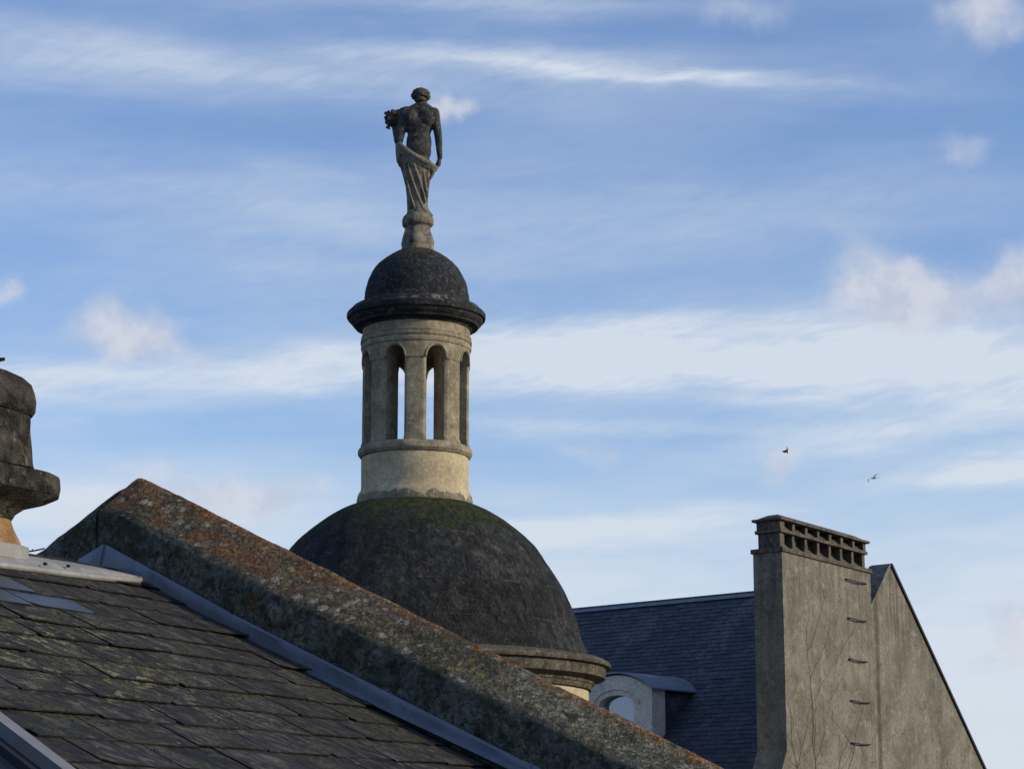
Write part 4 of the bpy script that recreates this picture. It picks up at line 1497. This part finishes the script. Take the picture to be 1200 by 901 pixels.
# iron rungs
for (xa, ya, xb, yb) in ((990, 678.5, 1013, 681), (993, 724, 1013, 727.5), (994, 772, 1014, 775), (996, 820.5, 1017, 824), (997, 870, 1018, 874)):
    pa_, pb_ = hit(xa, ya, CF, Gn), hit(xb, yb, CF, Gn)
    pb_ = V((pb_.x, pb_.y, pa_.z))
    bm = bmesh.new()
    pr = [pa_ - Gn * 0.03, pa_ + Gn * 0.03, pa_ + Gn * 0.042 + (pb_ - pa_) * 0.06, pa_.lerp(pb_, 0.5) + Gn * 0.045 - EZ * 0.012, pb_ + Gn * 0.042 - (pb_ - pa_) * 0.06, pb_ + Gn * 0.03, pb_ - Gn * 0.03]
    tube(bm, pr, 0.0095, 8)
    link('rung', bm, M_DARKMETAL, stack, True)

# the dormer
ev = hit(806, 813, RB, nl)                               # where its eaves die into the slates
hn = V((nl.x, nl.y, 0)).normalized()                     # straight out of the roof
lo_, hi_ = 0.0, 3.0
for _ in range(40):
    mid_ = (lo_ + hi_) / 2
    p = ev + hn * mid_ - CAMP
    sx = 600 + FPX * p.x / (p.y * cos(PITCH) + p.z * sin(PITCH))
    if sx > 757:
        lo_ = mid_
    else:
        hi_ = mid_
FP = ev + hn * lo_                                       # eaves corner on the front plane
print('dormer depth', lo_, FP)


def on_front(x, y):
    return hit(x, y, FP, hn)


fr_r = on_front(764, 830)
cen = on_front(722, 830)
top_c = on_front(721, 791)
hwid = abs((fr_r - cen).dot(RR))
c2 = cen.copy()
z_eave = on_front(758, 807).z
z_top = top_c.z
z_bot = z_eave - 1.25
print('dormer halfwidth', hwid, z_top - z_eave)
DEP = 2.2


def dp(s, z, back=0.0):
    """point on the dormer front: s = metres along the ridge from its middle"""
    return V((c2.x, c2.y, 0)) + RR * s + EZ * z - hn * back


# window opening: springing and rise
wh_half = abs((on_front(743, 840) - cen).dot(RR))
zw_top = on_front(727, 814).z
zw_sp = on_front(743, 825).z
zw_bot = z_bot + 0.15
bm = bmesh.new()
NAX = 24
cols_ = []
for i in range(NAX + 1):
    s = -hwid + 2 * hwid * i / NAX
    zt = z_eave + (z_top - z_eave) * (1 - (s / hwid) ** 2)
    cols_.append((s, zt))
# frame as a ring: outer outline against the window opening
outer = [(-hwid, z_bot)] + cols_ + [(hwid, z_bot)]


def inner_of(s, z):
    return None


inn = []
N2 = len(outer)
inn.append((-wh_half, zw_bot))
for i in range(NAX + 1):
    f = -1 + 2 * i / NAX
    inn.append((wh_half * f, zw_sp + (zw_top - zw_sp) * sqrt(max(0, 1 - f * f))))
inn.append((wh_half, zw_bot))
vo_f = [bm.verts.new(dp(s, z)) for s, z in outer]
vi_f = [bm.verts.new(dp(s, z)) for s, z in inn]
vi_b = [bm.verts.new(dp(s, z, 0.16)) for s, z in inn]
vo_b = [bm.verts.new(dp(s, z, 0.30)) for s, z in outer]
for i in range(N2):
    j = (i + 1) % N2
    for a, b in ((vo_f, vi_f), (vi_f, vi_b), (vo_f, vo_b)):
        bm.faces.new((a[i], a[j], b[j], b[i]))
bm.faces.new(vo_b)
dorm = link('dormer', bm, M_STONE_D, ghouse)
# moulding round the arch
bm = bmesh.new()
pts = []
for i in range(25):
    th = pi * i / 24
    pts.append(dp(-cos(th) * (wh_half + 0.09), zw_sp + sin(th) * (zw_top - zw_sp + 0.09), -0.004))
tube(bm, pts, 0.018, 8)
o = link('arch_moulding', bm, M_STONE_D, dorm, True)
bm = bmesh.new()
vs = [bm.verts.new(dp(s, z, 0.12)) for s, z in inn]
bm.faces.new(vs)
vs2 = [bm.verts.new(dp(s, z, 0.14)) for s, z in inn]
bm.faces.new(vs2[::-1])
win = link('window', bm, M_PANE, dorm)
bm = bmesh.new()
for sgn in (-1, 1):
    obox(bm, dp(sgn * wh_half - (0.05 if sgn > 0 else 0), zw_bot, 0.085), RR * 0.05, -hn * 0.034, EZ * (zw_sp - zw_bot))
obox(bm, dp(-wh_half, zw_bot, 0.084), RR * 2 * wh_half, -hn * 0.033, EZ * 0.05)
M_WOOD = material('white_painted_wood', lambda q: (q.mix(q.noise(q.n('ShaderNodeTexCoord', _out='Object'), 30, 4), (0.35, 0.35, 0.34), (0.48, 0.48, 0.47)), 0.6, None, {}))
link('window_frame', bm, M_WOOD, dorm)
# slate hung cheeks and zinc roof
bm = bmesh.new()
for sgn in (-1, 1):
    s0 = sgn * (hwid - 0.03)
    obox(bm, dp(s0, z_bot, 0.30), RR * (-0.06 * sgn), -hn * DEP, EZ * (z_eave - z_bot - 0.03))
link('dormer_cheek', bm, M_SLATE_BLUE, dorm)
bm = bmesh.new()
ov = 0.05
rows = []
for back in (-0.05, DEP):
    top, bot = [], []
    for i in range(NAX + 1):
        f = -1 + 2 * i / NAX
        s = (hwid + ov) * f
        z = z_eave - 0.012 + (z_top - z_eave + 0.035) * (1 - f * f)
        top.append(dp(s, z + 0.025, back))
        bot.append(dp(s, z, back))
    rows.append(top + bot[::-1])
prism(bm, rows[0], rows[1])
link('dormer_roof', bm, M_ZINC, dorm)

# ---- bare creeper on the chimney face
random.seed(21)
bm = bmesh.new()


def stem(x, y, ang, ln, rad, depth=0):
    p = [(x, y)]
    n = int(ln / 8)
    a = ang
    for i in range(n):
        a += random.gauss(0, 0.10) - a * 0.10
        x += 8 * sin(a)
        y -= 8 * cos(a)
        if x < 922 or x > 1014:
            break
        p.append((x, y))
        if depth < 2 and random.random() < (0.16 if depth == 0 else 0.10):
            stem(x, y, a + random.choice((-1, 1)) * random.uniform(0.3, 0.7), ln * random.uniform(0.2, 0.45), rad * 0.65, depth + 1)
    if len(p) < 2:
        return
    pts = [hit(px, py, CF + Gn * 0.006, Gn) for px, py in p]
    tube(bm, pts, [rad * (1 - 0.75 * i / len(pts)) for i in range(len(pts))], 5)


for x, y, a, ln, rd in ((929, 930, -0.05, 190, 0.0035), (938, 930, -0.03, 262, 0.0045), (956, 930, 0.04, 235, 0.0045), (975, 930, 0.05, 205, 0.0035),
                        (987, 930, -0.03, 245, 0.004), (1008, 930, -0.04, 120, 0.003), (924, 930, 0.03, 150, 0.003)):
    stem(x, y, a, ln, rd)
M_STEM = material('dry_stem', lambda q: (q.mix(q.noise(q.n('ShaderNodeTexCoord', _out='Object'), 12, 4), (0.055, 0.048, 0.036), (0.10, 0.088, 0.066)), 0.9, None, {}))
o = link('creeper', bm, M_STEM)
tag(o, 'bare brown creeper stems climbing the pale face of the wide chimney', 'climbing plant')

# =================================================================== BIRDS
M_BIRD = material('dark_feathers', lambda q: ((0.02, 0.022, 0.03), 0.8, None, {}))
M_GULL = material('grey_feathers', lambda q: ((0.55, 0.58, 0.60), 0.8, None, {}))


def bird(px, py, dist, span, fwd, right, upv, flap, mat, label, fold=0.0):
    c = CAMP + ray(px, py) * dist
    root = thing('bird', c, label, 'bird', 'birds flying above the roofs')
    s = span
    bm = bmesh.new()
    L = s * 0.42
    tube(bm, [c + fwd * L * f for f in (0.55, 0.48, 0.38, 0.25, 0.0, -0.25, -0.42)], [L * r for r in (0.01, 0.035, 0.075, 0.09, 0.125, 0.075, 0.02)], 10)
    ellipsoid(bm, c + fwd * L * 0.40, (L * 0.085,) * 3, None, 2)
    link('body', bm, mat, root, True)
    bm = bmesh.new()
    prism(bm, [c - fwd * L * 0.35, c - fwd * L * 0.75 + right * L * 0.16, c - fwd * L * 0.68, c - fwd * L * 0.75 - right * L * 0.16],
          [p + upv * L * 0.02 for p in (c - fwd * L * 0.35, c - fwd * L * 0.75 + right * L * 0.16, c - fwd * L * 0.68, c - fwd * L * 0.75 - right * L * 0.16)])
    link('tail', bm, mat, root)
    for sg in (-1, 1):
        bm = bmesh.new()
        a1, a2 = flap, flap * 0.2 - 0.25
        sec = []
        for f, ch, le in ((0.0, 0.42, 0.22), (0.25, 0.44, 0.28), (0.5, 0.38, 0.26), (0.75, 0.26, 0.08), (1.0, 0.05, -0.16)):
            d1 = min(f, 0.5)
            d2 = max(f - 0.5, 0)
            off = right * sg * (cos(a1) * d1 + cos(a2) * d2) * s * 0.5 * 1.0 + upv * (sin(a1) * d1 + sin(a2) * d2) * s * 0.5
            le_p = c + off + fwd * L * (le - fold * f)
            te_p = le_p - fwd * L * ch
            md = le_p.lerp(te_p, 0.3) + upv * L * 0.035
            sec.append([bm.verts.new(p) for p in (le_p, md, te_p, le_p.lerp(te_p, 0.5) - upv * L * 0.008)])
        for a, b in zip(sec, sec[1:]):
            for j in range(4):
                bm.faces.new((a[j], a[(j + 1) % 4], b[(j + 1) % 4], b[j]))
        bm.faces.new(sec[0])
        bm.faces.new(sec[-1][::-1])
        link('wing', bm, mat, root, True)
    return root


vfw = ray(922, 527)
bird(922.5, 528, 46, 0.30, V((0.15, 0.35, -0.92)).normalized(), V((-0.60, -0.72, -0.36)).normalized(), V((-0.78, 0.58, 0.10)).normalized(), 0.7, M_BIRD, 'tiny dark bird diving in the sky above the left end of the wide chimney')
fw2 = V((-0.55, 0.80, 0.05)).normalized()
rt2 = V((0.72, 0.45, 0.50)).normalized()
bird(1024, 560, 130, 1.30, fw2, rt2, fw2.cross(rt2).normalized() * -1, 0.25, M_GULL, 'faint grey bird gliding on tilted wings, farther right of the dark bird')

# =================================================================== GROUND
M_GROUND = weathered('street_ground', (0.045, 0.044, 0.042), (0.07, 0.068, 0.063), (0.10, 0.096, 0.088), scale=0.3, grain=8, bumpd=0.01)
bm = bmesh.new()
bmesh.ops.create_grid(bm, x_segments=24, y_segments=24, size=1500)
g = link('ground', bm, M_GROUND)
g['kind'] = 'structure'
